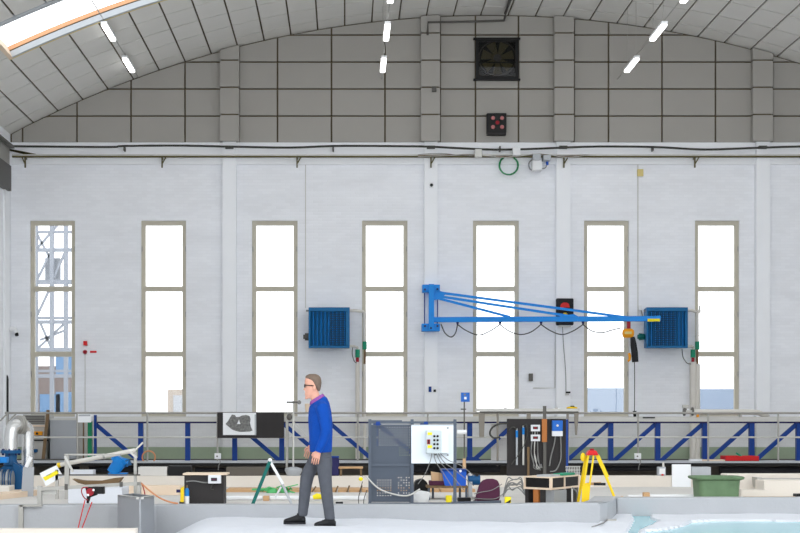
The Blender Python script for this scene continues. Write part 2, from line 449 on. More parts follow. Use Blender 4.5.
# windows
for i, (a, b) in enumerate(WINX):
    x0, x1 = PX(a, YW), PX(b, YW); yw = YW + .10
    root = bpy.data.objects.new('window_%d' % (i + 1), None); link(root, ((x0 + x1) / 2, yw, WZ0)); root.location = ORG[root]
    root['kind'] = 'structure'
    root['label'] = ['leftmost tall window, steelwork outside', 'second tall window from the left beside the red alarm', 'third tall window, left of the first blue heater',
                     'fourth tall window, right of the first blue heater', 'fifth tall window behind the blue crane arm', 'sixth tall window behind the yellow hoist', 'seventh tall window, right of the second heater', 'eighth tall window beyond the fourth pilaster', 'ninth tall window at the right corner'][i]
    fw = .11
    for xa, xb in ((x0, x0 + fw), (x1 - fw, x1)): MB().box(xa, xb, yw, yw + .1, WZ0, WZ1).build('stile', 'window_frame', root)
    MB().box(x0 + fw, x1 - fw, yw, yw + .1, WZ1 - .12, WZ1).build('head_rail', 'window_frame', root)
    MB().box(x0 + fw, x1 - fw, yw, yw + .1, WZ0, WZ0 + .08).build('bottom_rail', 'window_frame', root)
    zs = [WZ0 + .08, PZ(353.7, YW), PZ(288.3, YW), WZ1 - .12]
    for z in zs[1:3]:
        MB().box(x0 + fw, x1 - fw, yw - .01, yw + .1, z - .075, z - .004).build('transom', 'window_frame', root)
        MB().box(x0 + fw, x1 - fw, yw - .025, yw + .1, z - .004, z + .06).build('transom', 'window_frame', root)
    for k in range(3):
        MB().box(x0 + fw, x1 - fw, yw + .05, yw + .056, zs[k] + (.06 if k else 0), zs[k + 1] - (.06 if k < 2 else 0)).build('pane', 'window_glass', root)
    for k in range(3):
        for xx in (x0 + .02, x1 - .02):
            MB().cyl((xx, yw - .012, zs[k] + 1.0), (xx, yw - .012, zs[k] + 1.14), .014, n=6).build('hinge', 'steel', root)

# ---- outside, seen through the panes
struct(MB().box(-40, 50, YW + .6, 130, -1.2, -1.0).build('ground', 'ground_out'), 'grey yard outside the windows')
def far_building(label, x0, x1, Y, z1, m_, wins):
    r_ = thing('far_building', label, 'building', ((x0 + x1) / 2, Y, -1))
    MB().box(x0, x1, Y, Y + 8, -1, z1).build('facade', m_, r_)
    for wx, wz in wins: MB().box(wx, wx + .9, Y - .05, Y + .02, wz, wz + 1.2).build('far_window', 'far_pane' if m_ == 'building_brick' else 'building_pale', r_)
Yb = 70
far_building('brick building outside the leftmost window', PX(-20, Yb), PX(68, Yb), Yb, PZ(366, Yb), 'building_brick', [(PX(56, Yb), 1.3), (PX(40, Yb), 1.2), (PX(56, Yb), 3.2)])
far_building('tan building low behind the second window', PX(160, Yb), PX(182, Yb), Yb + 3, PZ(388, Yb), 'building_tan', [(PX(166, Yb), 1.2)])
far_building('pale blue building low behind the hoist window', PX(560, Yb), PX(632, Yb), Yb, PZ(388, Yb), 'building_blue', [])
far_building('pale blue building low behind the seventh window', PX(690, Yb), PX(745, Yb), Yb + 2, PZ(388, Yb), 'building_blue', [])
t = thing('steel_tower', 'lattice steel tower outside the leftmost window', 'tower', (PX(50, 62), 62, -1.0))
Yt = 62
for px_ in (36, 52, 66): MB().bar((PX(px_, Yt), Yt, -1.0), P(px_, 215, Yt), .16, .16).build('column', 'far_steel', t)
for k, py_ in enumerate((232, 250, 282, 318, 322, 350, 371, 376)): MB().bar(P(30, py_, Yt), P(72, py_, Yt), .12, .10 + .04 * (k % 3)).build('beam', 'far_steel', t)
for (a, b, c, d) in ((36, 282, 52, 250), (52, 282, 66, 250), (36, 318, 52, 284), (36, 350, 66, 322), (52, 350, 40, 322), (36, 250, 60, 222), (40, 340, 66, 330), (36, 232, 52, 262)):
    MB().bar(P(a, b, Yt), P(c, d, Yt), .09, .09).build('brace', 'far_steel', t)
MB().pb(45, 60, 258, 280, Yt + .3, .2).build('cladding_sheet', 'building_pale', t)

# ---- basins, kerbs and floors in front of the wall
YF = 27.0
def pt(px, Y): return (PX(px, Y), Y)
fp = [pt(-60, 20.65), pt(150, 20.65), pt(300, 20.3), pt(450, 19.7), pt(600, 19.2), pt(607, 19.4), pt(617, 20.65), (XR, 20.65), (XR, YF + .02), (XL, YF + .02), (XL, 20.65)]
fm = MB().add([(x, y, -.6) for x, y in fp] + [(x, y, .10) for x, y in fp], [tuple(range(11)), tuple(range(21, 10, -1))] + [(i, i + 11, (i + 1) % 11 + 11, (i + 1) % 11) for i in range(11)])
struct(fm.build('floor_basin', 'concrete'), 'pale concrete floor between the two basins')
o = struct(MB().box(XL, XR, YF, YF + .35, -.6, PZ(476, YF)).build('wall_flume', 'concrete_cream'), 'long cream concrete kerb wall in front of the dark trench')
struct(MB().box(XL, XR, 36.62, 36.9, -.6, .20).build('wall_trench', 'concrete_dark_shade'), 'concrete wall under the walkway, shade put into its dark colour')  # dark material stands in for the shade under the deck
# oblique basin kerb, left to right
def quad_prism(a, b, za, zb, th, zlow):
    a, b = Vector(a), Vector(b); d = (b - a).normalized(); nrm = Vector((-d.y, d.x)) * th
    q = [(a.x, a.y), (b.x, b.y), (b.x + nrm.x, b.y + nrm.y), (a.x + nrm.x, a.y + nrm.y)]
    zt = [za, zb, zb, za]
    return MB().add([(x, y, zlow) for x, y in q] + [(x, y, z) for (x, y), z in zip(q, zt)], [(0, 3, 2, 1), (4, 5, 6, 7), (0, 1, 5, 4), (1, 2, 6, 5), (2, 3, 7, 6), (3, 0, 4, 7)])
def kerb_mesh(pts, th, zlow):            # plan points with top heights
    q = []
    for i, (p, z) in enumerate(pts):
        d = Vector(pts[min(i + 1, len(pts) - 1)][0]) - Vector(pts[max(i - 1, 0)][0]); d.normalize(); n_ = Vector((-d.y, d.x)) * th
        q.append([Vector((p[0], p[1], zlow)), Vector((p[0], p[1], z)), Vector((p[0] + n_.x, p[1] + n_.y, z)), Vector((p[0] + n_.x, p[1] + n_.y, zlow))])
    return MB().loft(q)
struct(kerb_mesh([(pt(150, 20.45), .145), (pt(300, 20.1), .165), (pt(450, 19.5), .195), (pt(560, 19.1), .235), (pt(600, 18.97), .25), (pt(607, 19.1), .25), (pt(612, 19.5), .25), (pt(617, 20.6), .25)], .3, -.6).build('wall_basin', 'concrete_grey', bevel=.015), 'low grey concrete basin kerb behind the walking man')
struct(quad_prism(pt(617, 20.45), pt(860, 20.45), .238, .238, .3, -.6).build('wall_basin_right', 'concrete_grey', bevel=.015), 'grey concrete basin kerb in front of the green tub')
lb = struct(MB().box(PX(-60, 20.4), PX(156, 20.4), 20.4, 20.7, -.6, PZ(505, 20.4)).build('wall_basin_left', 'concrete_grey', bevel=.02), 'grey concrete basin wall beside the sheet metal box')
MB().box(PX(19, 20.38), PX(23.5, 20.38), 20.34, 20.42, -.6, PZ(505, 20.38)).build('guide_channel', 'steel', lb)
MB().box(PX(19, 20.3), PX(41, 20.3), 20.34, 20.45, PZ(506.5, 20.38), PZ(504.5, 20.38)).build('channel_top', 'steel', lb)
struct(MB().box(PX(-60, 17.3), PX(138, 17.3), 17.1, 17.3, -.6, PZ(528, 17.3)).build('wall_front', 'concrete_cream'), 'cream foreground kerb at the lower left corner')
# receding side kerb at far left
q0, q1 = P(-60, 519, 20.9), P(39, 490, 24)
struct(quad_prism((q0.x, q0.y), (q1.x, q1.y), .16, .185, .3, .05).build('wall_side_basin', 'wood_pale'), 'beige kerb rising from the lower left edge towards the pump')
# basin bed: plaster bathymetry with pools
POOL1 = [(627, 512), (640, 511), (652, 514), (650, 519), (659, 522), (648, 528), (640, 531), (634, 540), (628, 545), (628, 533), (634, 521), (632, 515)]
POOL2 = [(634, 545), (646, 532), (668, 530), (682, 527), (692, 523), (712, 521.3), (760, 521.5), (900, 522), (900, 600), (634, 600)]
def inside(p, poly):
    x, y = p; c = False; n = len(poly)
    for i in range(n):
        (xa, ya), (xb, yb) = poly[i], poly[i - 1]
        if (ya > y) != (yb > y) and x < (xb - xa) * (y - ya) / (yb - ya) + xa: c = not c
    return c
from mathutils import noise as mn
def bed_h(x, y):
    px = CX + x / y * F; py = CY + ZC / y * F
    h = .02 * mn.noise(Vector((x * 1.3, y * 1.3, 0))) + .008 * mn.noise(Vector((x * 4, y * 4, 5)))
    if px < 240:
        tt = max(0, min(1, (px - 118) / 100)); tt = tt * tt * (3 - 2 * tt); h += -.55 * (1 - tt)
    if y < 18.15 and px < 600: h += .035 * min(1, (18.15 - y) / .1)
    if px > 600:
        if inside((px, py), POOL1) or inside((px, py), POOL2): h = -.05
        else: h = max(h, 0) + .022 + .01 * mn.noise(Vector((x * 3, y * 3, 2)))
    return h
nx, ny = 300, 64; x0, x1, ya, yb = PX(100, 17), PX(860, 20), 15.2, 20.7
vv = []; ff = []
for j in range(ny + 1):
    y = ya + (yb - ya) * j / ny
    for i in range(nx + 1):
        x = x0 + (x1 - x0) * i / nx; vv.append((x, y, bed_h(x, y)))
for j in range(ny):
    for i in range(nx):
        k = j * (nx + 1) + i; ff.append((k, k + 1, k + nx + 2, k + nx + 1))
mb = MB(); mb.v = [Vector(v) for v in vv]; mb.f = ff
struct(mb.build('floor_bed', 'plaster_bed', smooth=True), 'white plaster bed of the hydraulic model')
o = MB().box(PX(622, 17), PX(860, 20), ya, 20.44, -.03, .0).build('water_pool', 'water'); o['kind'] = 'stuff'; tag(o, 'turquoise water lying on the white model bed', 'water')

# ================================================================== THINGS ON THE WALL AND VAULT
ZF = .10                     # basin surround floor
ZK = PZ(476, YF)             # top of the flume kerb
# --- hanging lamps
LX = {'left': -5.54, 'middle': .98, 'right': 7.34}
for rn, lx in LX.items():
    for k, ly in enumerate((40.2, 36.8, 33.4)):
        if rn == 'left' and k == 2: continue
        zl = 10.30
        t = thing('tube_lamp', 'white fluorescent lamp, %s row, %s' % (rn, ['nearest the end wall', 'second from the end wall', 'third from the end wall at the top edge'][k]), 'lamp', (lx, ly, zl), 'fluorescent lamps under the vault')
        MB().box(lx - .07, lx + .07, ly - .75, ly + .75, zl + .05, zl + .11).build('housing', 'white_paint', t)
        MB().box(lx - .065, lx + .065, ly - .72, ly + .72, zl, zl + .05).build('diffuser', 'tube_emit', t, bevel=.015)
        for yy in (ly - .6, ly + .6):
            MB().cyl((lx, yy, zl + .1), (lx, yy, arch(lx) + .02), .004, n=5).build('hanger', 'steel', t)
    a, b = (lx, YW - .14, 10.435), (lx, 33.0, 10.435)
    tag(MB().bar(a, b, .016, .016).build('lamp_track', 'steel'), 'thin track above the %s row of lamps' % rn, 'track')
# --- wall fan
Yf = YP - .12
t = thing('wall_fan', 'big black square extractor fan high on the gable', 'fan', P(497, 79, Yf))
MB().pb(476, 518.5, 38.5, 79, Yf + .10, .02).build('back_plate', 'black', t)
for a in ((476, 479, 38.5, 79), (515.5, 518.5, 38.5, 79), (479, 515.5, 38.5, 41.5), (479, 515.5, 76, 79)): MB().pb(*a, Yf, .1).build('frame', 'black', t)
MB().pb(473.5, 520.5, 37.5, 39, Yf - .03, .13).build('flange', 'black', t); MB().pb(473.5, 520.5, 78.5, 80, Yf - .03, .13).build('flange', 'black', t)
c = P(497.5, 58, Yf + .05); pts = [c + Vector((.50 * math.cos(2 * math.pi * k / 32), 0, .47 * math.sin(2 * math.pi * k / 32))) for k in range(32)]
MB().tube(pts, .018, 6, True).build('shroud_ring', 'steel_dark', t)
hub = MB().lathe(c, [(.001, -.03), (.10, -.03), (.11, .03), (.001, .03)], 16, 'y').build('hub', 'steel_dark', t, smooth=True)
for k in range(7):
    a = 2 * math.pi * k / 7 + .2; d = Vector((math.cos(a), 0, math.sin(a))); e = Vector((-math.sin(a), 0, math.cos(a)))
    q = []
    for y in (-.006, .006):
        for rr_, ww in ((.1, .05), (.43, .14), (.43, -.12), (.1, -.05)): q.append(c + d * rr_ + e * ww + Vector((0, y + ww * .25, 0)))
    MB().add(q, [(0, 1, 2, 3), (7, 6, 5, 4), (0, 4, 5, 1), (1, 5, 6, 2), (2, 6, 7, 3), (3, 7, 4, 0)]).build('blade', 'olive', t)
MB().pb(476, 518.5, 61.8, 62.8, Yf + .02, .03).build('cross_bar', 'black', t)
MB().pb(479, 515.5, 41.5, 76, Yf + .002, .006).build('cover_pane', 'cover_glass', t)
# --- black lamp box with four red lenses
Yf = YP - .2
t = thing('signal_box', 'black box with four red lenses under the fan', 'signal', P(497, 134, Yf))
MB().pb(487, 506.5, 113, 132.5, Yf, .2).build('housing', 'black', t, bevel=.01)
MB().pb(487.3, 506.2, 132.5, 134.5, Yf - .02, .22).build('bottom_lip', 'board_black', t)
for a in ((493, 118), (502, 118), (493, 127), (502, 127)):
    MB().lathe(P(*a, Yf), [(.001, -.035), (.04, -.03), (.055, -.005), (.055, .01), (.001, .01)], 14, 'y').build('lens', 'lamp_red_off', t, smooth=True)
MB().lathe(P(497.5, 122.5, Yf), [(.001, -.02), (.05, -.01), (.06, .01), (.001, .01)], 14, 'y').build('centre_lens', 'red_dark', t, smooth=True)
# --- conduits on the vault
Yc = YPT - .05
m = MB().tube([P(427.6, 35, Yc), P(428, 22.3, Yc), P(470, 21.5, Yc), P(504, 20.5, Yc)], .03, 8)
m.tube([P(504, 20.5, Yc), Vector((PX(504, Yc), Yc - 2.5, PZ(20.5, Yc) + .35))], .03, 8)
t = tag(m.build('conduit', 'steel_dark'), 'thin grey conduit bending from the vault to the second pilaster', 'conduit')
x5 = PX(505, Yc)
tag(MB().cyl((x5, Yc, arch(x5) - .03), (x5 + .02, Yc - 3, arch(x5) - .04), .03, n=8).build('conduit', 'cable_dark'), 'dark conduit running along the vault crown', 'conduit')
tag(MB().pb(432, 436.5, 86.5, 91.5, YPT - .1, .1).build('sensor_box', 'steel_dark', bevel=.01), 'small grey sensor on the clad second pilaster', 'sensor')
# --- cables along the wall
Yc = YPB - .07
pts = [(-4, 146), (40, 146.5), (110, 147), (124, 146), (180, 145.6), (229, 146.6), (290, 147.6), (333, 146), (380, 146), (427, 146.6), (455, 148), (480, 149.2), (500, 149.6), (530, 149), (563, 147.6), (600, 146.5), (653, 147), (690, 149), (710, 149.5), (740, 148.5), (763, 147.6), (812, 146.5), (870, 148.5), (955, 147)]
t = thing('wall_cable', 'dark sagging cable along the top of the white wall', 'cable', P(400, 149, Yc))
cpx(pts, Yc, .03, sub=4).build('cable_run', 'cable_dark', t, smooth=True)
for x_ in (124, 333, 500, 653):
    MB().pb(x_ - .6, x_ + .8, 146, 150.5 if x_ != 500 else 151, Yc, YW - .1 - Yc).build('clip', 'steel_dark', t)
for a, b, c, d in PIL: MB().pb((a + b) / 2 - 4, (a + b) / 2 + 4, 145.6, 148.4, Yc - .035, YPB - Yc + .035).build('clamp', 'cable_dark', t)
t = thing('cable_tray', 'long olive cable tray on brackets across the white wall', 'tray', P(400, 158, Yc))
MB().pb(12, 960, 154.2, 155.6, Yc - .05, .12).build('tray_top', 'steel_light', t)
MB().pb(12, 960, 155.6, 157.2, Yc - .03, .08).build('tray_pipe', 'olive', t)
for x_ in (25, 162, 297, 431, 564, 695, 828):
    b = MB().pb(x_ - .7, x_ + .7, 157, 167.5, Yc - .02, .05)
    b.bar(P(x_ - (3 if x_ < 100 else -4), 157, Yc), P(x_, 164, Yc), .03, .03)
    b.box(PX(x_ - .7, Yc), PX(x_ + .7, Yc), Yc, YW - .0, PZ(158.6, Yc), PZ(157.2, Yc))
    b.build('bracket', 'olive', t)
for k, off in enumerate((-.4, .6, 1.3)):
    cpx([(418, 155 + off), (440, 154 + off * 1.5), (470, 155.5 - off), (505, 156 + off), (540, 155 - off), (566, 156 + off), (590, 154.5)], Yc - .07 - .015 * k, .009, sub=4).build('loose_wire', ['cable_grey', 'wood_dark', 'steel_light'][k], t)
def wbox(name, label, cat, x0, x1, y0, y1, d, m_, Y=None, bev=.01):
    Y = (YW - .1 - d) if Y is None else Y
    return tag(MB().pb(x0, x1, y0, y1, Y, d).build(name, m_, bevel=bev), label, cat)
wbox('junction_box', 'white junction box on the cable beside the green hose coil', 'box', 513, 520.5, 147, 155, .18, 'white_paint', YW - .52)
wbox('junction_box', 'beige junction box left of the green hose coil', 'box', 475, 482, 149, 157, .16, 'steel_light', YW - .52)
t = thing('socket_box', 'white box hanging below the tray beside a blue plug', 'box', P(537, 170, YW - .3))
MB().pb(532.5, 542, 160, 170, YW - .40, .30).build('case', 'white_paint', t, bevel=.01)
MB().pb(533, 541, 154, 160, YW - .46, .36).build('upper_box', 'galvanised', t, bevel=.01)
cpx([(533, 159), (529, 163), (530, 169), (534, 170.5)], YW - .25, .018).build('lead', 'cable_grey', t)
t = thing('plug_socket', 'grey socket with a blue plug on the wall tray', 'socket', P(547, 166, YW - .3))
MB().pb(543.5, 551, 155, 160, YW - .46, .36).build('case', 'galvanised', t, bevel=.01)
MB().cyl(P(547.3, 159, YW - .2), P(547.3, 165, YW - .2), .045, .03, n=10).build('plug', 'box_blue', t)
cpx([(547, 165), (545, 168), (541, 168.5)], YW - .22, .014).build('lead', 'cable_grey', t)
c = P(508.5, 165.3, YW - .16); pts = [c + Vector((.25 * math.cos(2 * math.pi * k / 36), .02 * math.sin(3 * k), .25 * math.sin(2 * math.pi * k / 36))) for k in range(36)]
m = MB().tube(pts, .022, 6, True); m.tube([p + Vector((.012, -.03, -.01)) for p in pts], .016, 6, True)
tag(m.build('hose_coil', 'hose_green', smooth=True), 'green hose coil hanging from the wall tray', 'hose')
t = thing('wall_camera', 'small dark camera on the second pilaster', 'camera', P(431.5, 187, YPB - .12))
MB().pb(429.5, 433.5, 182.5, 187.5, YPB - .05, .05).build('mount', 'white_paint', t); MB().lathe(P(431.5, 185, YPB - .05), [(.001, -.08), (.03, -.07), (.045, 0), (.001, 0)], 12, 'y').build('lens', 'black', t, smooth=True)
for x_, y1 in ((305.5, 308), (638, 320)):
    tag(MB().pb(x_ - .4, x_ + .4, 153, y1, YW - .03, .03).build('wall_conduit', 'steel_light'), 'thin pale conduit dropping to the %s heater' % ('left' if x_ < 400 else 'right'), 'conduit')
wbox('conduit_box', 'small cream box on the thin conduit left of the right heater', 'box', 637.5, 643.5, 169, 176, .08, 'yellow_strip', YW - .08)
# --- corner steelwork and pipes at far left
t = thing('crane_rail_end', 'dark green steel crane rail end high in the left corner', 'rail', (XL + .2, YW - .6, PZ(192, 42)))
MB().box(XL, XL + .15, YW - 3.0, YW - .66, PZ(191, 41.7), PZ(166, 41.7)).build('bracket', 'steel_dark', t)
MB().box(XL, XL + .10, YW - 3.0, YW - .66, PZ(166, 41.7), PZ(148, 41.7)).build('rail_web', 'steel', t)
MB().box(XL, XL + .22, YW - 3.0, YW - .60, PZ(148, 41.7), PZ(145.5, 41.7)).build('rail_head', 'steel_dark', t)
for k in range(2): MB().bar(P(6 + 4 * k, 149 + k, YW - .25), P(36, 155 + k, YW - .25), .05, .05).build('tie', 'olive', t)
Yc = YW - .16
m = MB().cyl((XL, Yc, PZ(329.5, Yc)), P(14.5, 329.5, Yc), .065, n=14); m.ball(P(14.8, 329.8, Yc), .068); m.cyl(P(14.8, 329.8, Yc), P(16.5, 333.5, Yc - .02), .06, n=14)
t = thing('drain_pipe', 'white pipe stub with a black cap at the left edge', 'pipe', P(14, 335, Yc))
m.build('pipe', 'white_paint', t, smooth=True); MB().cyl(P(16.5, 333.5, Yc - .03), P(17, 335.5, Yc - .05), .05, n=12).build('cap', 'black', t)
Yc = 41.6
tag(MB().tube([(XL + .02, Yc, PZ(375.5, Yc)), P(4.5, 375.5, Yc), P(6.5, 376.5, Yc), P(7, 379, Yc), P(7, 470, Yc)], .045, 8).build('black_pipe', 'rubber', smooth=True), 'black pipe bending down at the left edge', 'pipe')
# --- red alarm
t = thing('fire_alarm', 'red alarm call point with sounder and conduit', 'alarm', P(85, 415, YW - .06))
MB().pb(83.2, 87, 341, 345.5, YW - .08, .08).build('sounder', 'red', t, bevel=.01)
MB().lathe(P(85, 352, YW - .02), [(.001, -.06), (.045, -.055), (.058, -.01), (.058, .02), (.001, .02)], 14, 'y').build('call_point', 'red_dark', t, smooth=True)
MB().pb(84.7, 85.3, 354, 416, YW - .02, .02).build('conduit', 'steel_light', t)
tag(MB().pb(90, 96.5, 350.8, 352.9, YW - .015, .015).build('alarm_sign', 'red'), 'small red sign strip beside the alarm call point', 'sign')
wbox('thermostat', 'small grey box on the wall left of the third pilaster', 'box', 529, 533, 373.5, 381, .1, 'steel_dark', YW - .1)
tag(MB().tube([P(533, 388, YW - .02), P(555, 388, YW - .02), P(555.5, 330, YW - .02)], .014, 5).build('wall_conduit', 'steel_light'), 'thin white conduit under the black signal panel', 'conduit')
t = thing('notice', 'small white and blue notice on the second pilaster', 'notice', P(433, 393, YPB - .02))
MB().pb(427.8, 438, 386, 393, YPB - .02, .02).build('sheet', 'paper', t)
MB().pb(428.6, 431.5, 386.6, 392, YPB - .024, .004).build('blue_block', 'truss_blue', t); MB().pb(433.5, 436, 389.5, 392, YPB - .024, .004).build('black_block', 'black', t)
t = thing('wall_switch', 'small black lever switch on the third pilaster', 'switch', P(568, 394, YPB - .1))
MB().pb(566, 570.5, 391.5, 393.2, YPB - .08, .08).build('lever', 'black', t); MB().pb(565.5, 569, 393.2, 395.2, YPB - .05, .05).build('plate', 'steel_light', t)
cpx([(566, 392), (565.5, 370), (563.5, 345), (562.5, 327)], YPB - .02, .009).build('wire', 'cable_grey', t)
# --- heaters
def heater(x0, x1, side):
    Yh = YW - .78; y0, y1 = 307.3, 348
    label = 'blue fan heater between the third and fourth windows' if side == 0 else 'blue fan heater behind the tip of the crane arm'
    t = thing('fan_heater', label, 'heater', P((x0 + x1) / 2, y1, Yh), 'blue wall heaters')
    MB().pb(x0 + .5, x1 - .5, y0 + .5, y1 - .5, Yh + .14, .42).build('casing', 'heater_blue', t)
    for a in ((x0, x1, y0, y0 + 4), (x0, x1, y1 - 2.4, y1), (x0, x0 + 2, y0 + 4, y1 - 2.4), (x1 - 4 if side == 0 else x1 - 3, x1, y0 + 4, y1 - 2.4)):
        MB().pb(*a, Yh, .16).build('frame', 'heater_blue', t, bevel=.008)
    xa, xb = x0 + 2, x1 - 4; ns = 18
    for k in range(ns):
        xc = xa + (xb - xa) * (k + .5) / ns
        s_ = MB().bar(P(xc, y0 + 4, Yh + .08), P(xc, y1 - 2.4, Yh + .08), .012, .042, up=(.35, .93, 0)); s_.build('louvre', 'crane_blue' if k % 2 else 'heater_blue', t)
    g = MB(); lo, hi = (xa + 19, xb - 1) if side == 0 else (xa + 6, xa + 27)
    for k in range(15): g.pb(lo, hi, y0 + 6.5 + k * 2.2, y0 + 7.2 + k * 2.2, Yh + .045, .012)
    g.build('wire_guard', 'heater_dark', t)
    for xx in (x0 + 5, x1 - 6): MB().pb(xx - 1, xx + 1, y0 + 6, y0 + 8, Yh + .56, .22).build('wall_bracket', 'steel_dark', t)
    mo = MB().cyl(P(x0 - 3.6, y0 + 29.5, Yh + .3), P(x0, y0 + 29.5, Yh + .3), .10, n=14) if side == 0 else MB().cyl(P(x0 - 7.5, y0 + 29.5, Yh + .45), P(x0 - .5, y0 + 29.5, Yh + .45), .10, .07, n=14)
    mo.cyl(P(x0 - 5.2 if side == 0 else x0 - 9, y0 + 29.5, Yh + .3), P(x0 - 3.5, y0 + 29.5, Yh + .3), .06, n=10)
    mo.build('motor', 'teal' if side else 'steel_dark', t)
    MB().pb(x0 - 2.5, x0, y0 + 2.5, y0 + 4.2, Yh + .3, .05).build('bracket_pin', 'cable_grey', t)
    # pipework
    p = thing('heater_pipes', 'cream heating pipes with green valves right of the %s blue heater' % ('left' if side == 0 else 'right'), 'pipe', P(x1 + 10, 462, YW - .3), 'heater pipework')
    Yp = YW - .30; o1 = 15 if side == 0 else 9.3; o2 = 7.8 if side == 0 else 5
    m = MB().tube([P(x1 - .6, y0 + 3.2, Yp - .1), P(x1 + 4, y0 + 3.2, Yp - .1), P(x1 + o1 - 2, y0 + 4.2, Yp), P(x1 + o1, y0 + 5.5, Yp), P(x1 + o1, 344, Yp)], .042, 10)
    m.build('flow_pipe', 'pipe_white', p, smooth=True)
    MB().cyl(P(x1 + o1, 341.5, Yp), P(x1 + o1, 349.5, Yp), .062, n=10).build('flow_valve', 'valve_green', p)
    MB().cyl(P(x1 + o1, 349.5, Yp), P(x1 + o1, 364, Yp), .032, n=8).build('union', 'wood_dark', p)
    MB().cyl(P(x1 + o1, 364, Yp), P(x1 + o1, 462, Yp), .042 if side == 0 else .075, n=10).build('riser', 'pipe_white', p, smooth=True)
    MB().tube([P(x1 - .6, y1 - 1.8, Yp - .1), P(x1 + 4, y1 - 1.8, Yp - .1), P(x1 + o2, y1 - .6, Yp), P(x1 + o2, 350, Yp)], .035, 8).build('return_pipe', 'pipe_white', p, smooth=True)
    MB().cyl(P(x1 + o2, 349.5, Yp), P(x1 + o2, 357.5, Yp), .065, n=10).build('return_valve', 'valve_green', p)
    MB().cyl(P(x1 + o2, 357.5, Yp), P(x1 + o2, 362, Yp), .045, n=8).build('red_union', 'red_dark', p)
    MB().cyl(P(x1 + o2, 362, Yp), P(x1 + o2, 462, Yp), .06 if side == 0 else .09, n=10).build('riser', 'pipe_white', p, smooth=True)
    cpx([(x1 + 3, 347), (x1 + 2.5, 354), (x1 + 4.5, 361), (x1 + o2 - 1, 363)] if side == 0 else [(x1 - 6, 349), (x1 - 5, 357), (x1 - 1, 363), (x1 + 3, 364)], Yp - .05, .012).build('sensor_lead', 'cable_dark', p)
    for yy in (y0 + 3.2, y1 - 1.8): MB().cyl(P(x1 + .2, yy, Yp - .1), P(x1 + 4, yy, Yp - .1), .03, n=8).build('coupling', 'cable_dark', p)
    if side: MB().pb(x1 + o1 + .5, x1 + o1 + 3.5, y0 + 2, y0 + 5.5, Yp - .05, .1).build('tee', 'pipe_white', p); MB().pb(x1 + o1 + 2.2, x1 + o1 + 3.2, y0 - 2, y0 + 2, Yp - .02, .04).build('bleed_screw', 'cable_dark', p)
    MB().box(PX(x1 + o1, Yp), PX(x1 + o1, Yp) + .05, Yp, YW, PZ(336, Yp), PZ(335, Yp)).build('pipe_clip', 'steel', p)
heater(308.5, 349.7, 0); heater(646.5, 688, 1)
t = thing('sensor_probe', 'small white probe above the motor of the right heater', 'sensor', P(640.5, 318, YW - .1))
MB().pb(638.8, 642, 305.5, 310, YW - .1, .1).build('head', 'white_paint', t); MB().bar(P(641, 310, YW - .05), P(643, 318, YW - .05), .02, .02).build('stem', 'cable_grey', t)
# --- jib crane
def ya(x_): return 41.85 - .8 * (x_ - 434) / 226
t = thing('jib_crane', 'bright blue swinging jib crane on the second pilaster', 'crane', P(431, 331, 41.9))
MB().pb(422.5, 440, 284.5, 292, 41.78, YPB - 41.78).build('top_bearing', 'crane_blue', t, bevel=.01)
MB().pb(422, 440, 323.5, 331, 41.78, YPB - 41.78).build('bottom_bearing', 'crane_blue', t, bevel=.01)
MB().pb(428.8, 434.2, 284, 330.5, 41.72, .14).build('mast', 'crane_blue', t, bevel=.008)
for x_ in (424.5, 437.6): MB().cyl(P(x_, 291, YPB - .04), P(x_, 324, YPB - .04), .014, n=8).build('tie_rod', 'truss_blue', t)
for x_, y_ in ((425, 289.5), (437.5, 289), (425, 326), (437.5, 326), (431, 328)): MB().cyl(P(x_, y_, 41.70), P(x_, y_, 41.80), .03, n=6).build('bolt', 'navy', t)
MB().bar(P(433, 319.7, ya(433)), P(655, 318.7, ya(655)), .11, .138).build('arm', 'crane_blue', t, bevel=.008)
MB().bar(P(647.5, 320.1, ya(652) - .066), P(660, 320, ya(660) - .066), .01, .075).build('end_plate', 'sign_yellow', t)
MB().bar(P(654, 318.5, ya(654)), P(660.5, 318.3, ya(660)), .11, .13).build('arm_end', 'crane_blue', t)
for a, b in (((437, 292.3), (628, 317.5)), ((437, 296), (572, 316.5)), ((437, 298), (510, 317))):
    MB().bar(P(*a, ya(a[0])), P(*b, ya(b[0])), .05, .065).build('tie_bar', 'crane_blue', t)
MB().pprism([(434, 290.5), (441, 291), (446, 294), (440, 299), (434, 300)], ya(437) - .04, .08).build('gusset', 'crane_blue', t)
MB().pprism([(560, 316), (574, 314), (580, 317.5), (560, 317.5)], ya(570) - .04, .06).build('gusset', 'crane_blue', t)
for x_ in (457.5, 500, 541, 583): MB().cyl(P(x_, 321.5, ya(x_)), P(x_, 324.5, ya(x_)), .045, .02, n=8).build('trolley', 'navy', t)
for q in ([(441, 324), (445, 333), (451, 337), (455.5, 333), (457.5, 324.5)], [(457.5, 324.5), (467, 331), (479, 335), (490, 331), (500, 324.5)], [(500, 324.5), (509, 331), (520, 334.5), (531, 332), (541, 324.5)], [(541, 324.5), (551, 331), (562, 334.5), (573, 331), (583, 324.5)], [(583, 324.5), (592, 331), (603, 332.5), (612, 330), (621, 328)]):
    cable([P(a, b, ya(a)) for a, b in q], .016).build('festoon_cable', 'cable_dark', t, smooth=True)
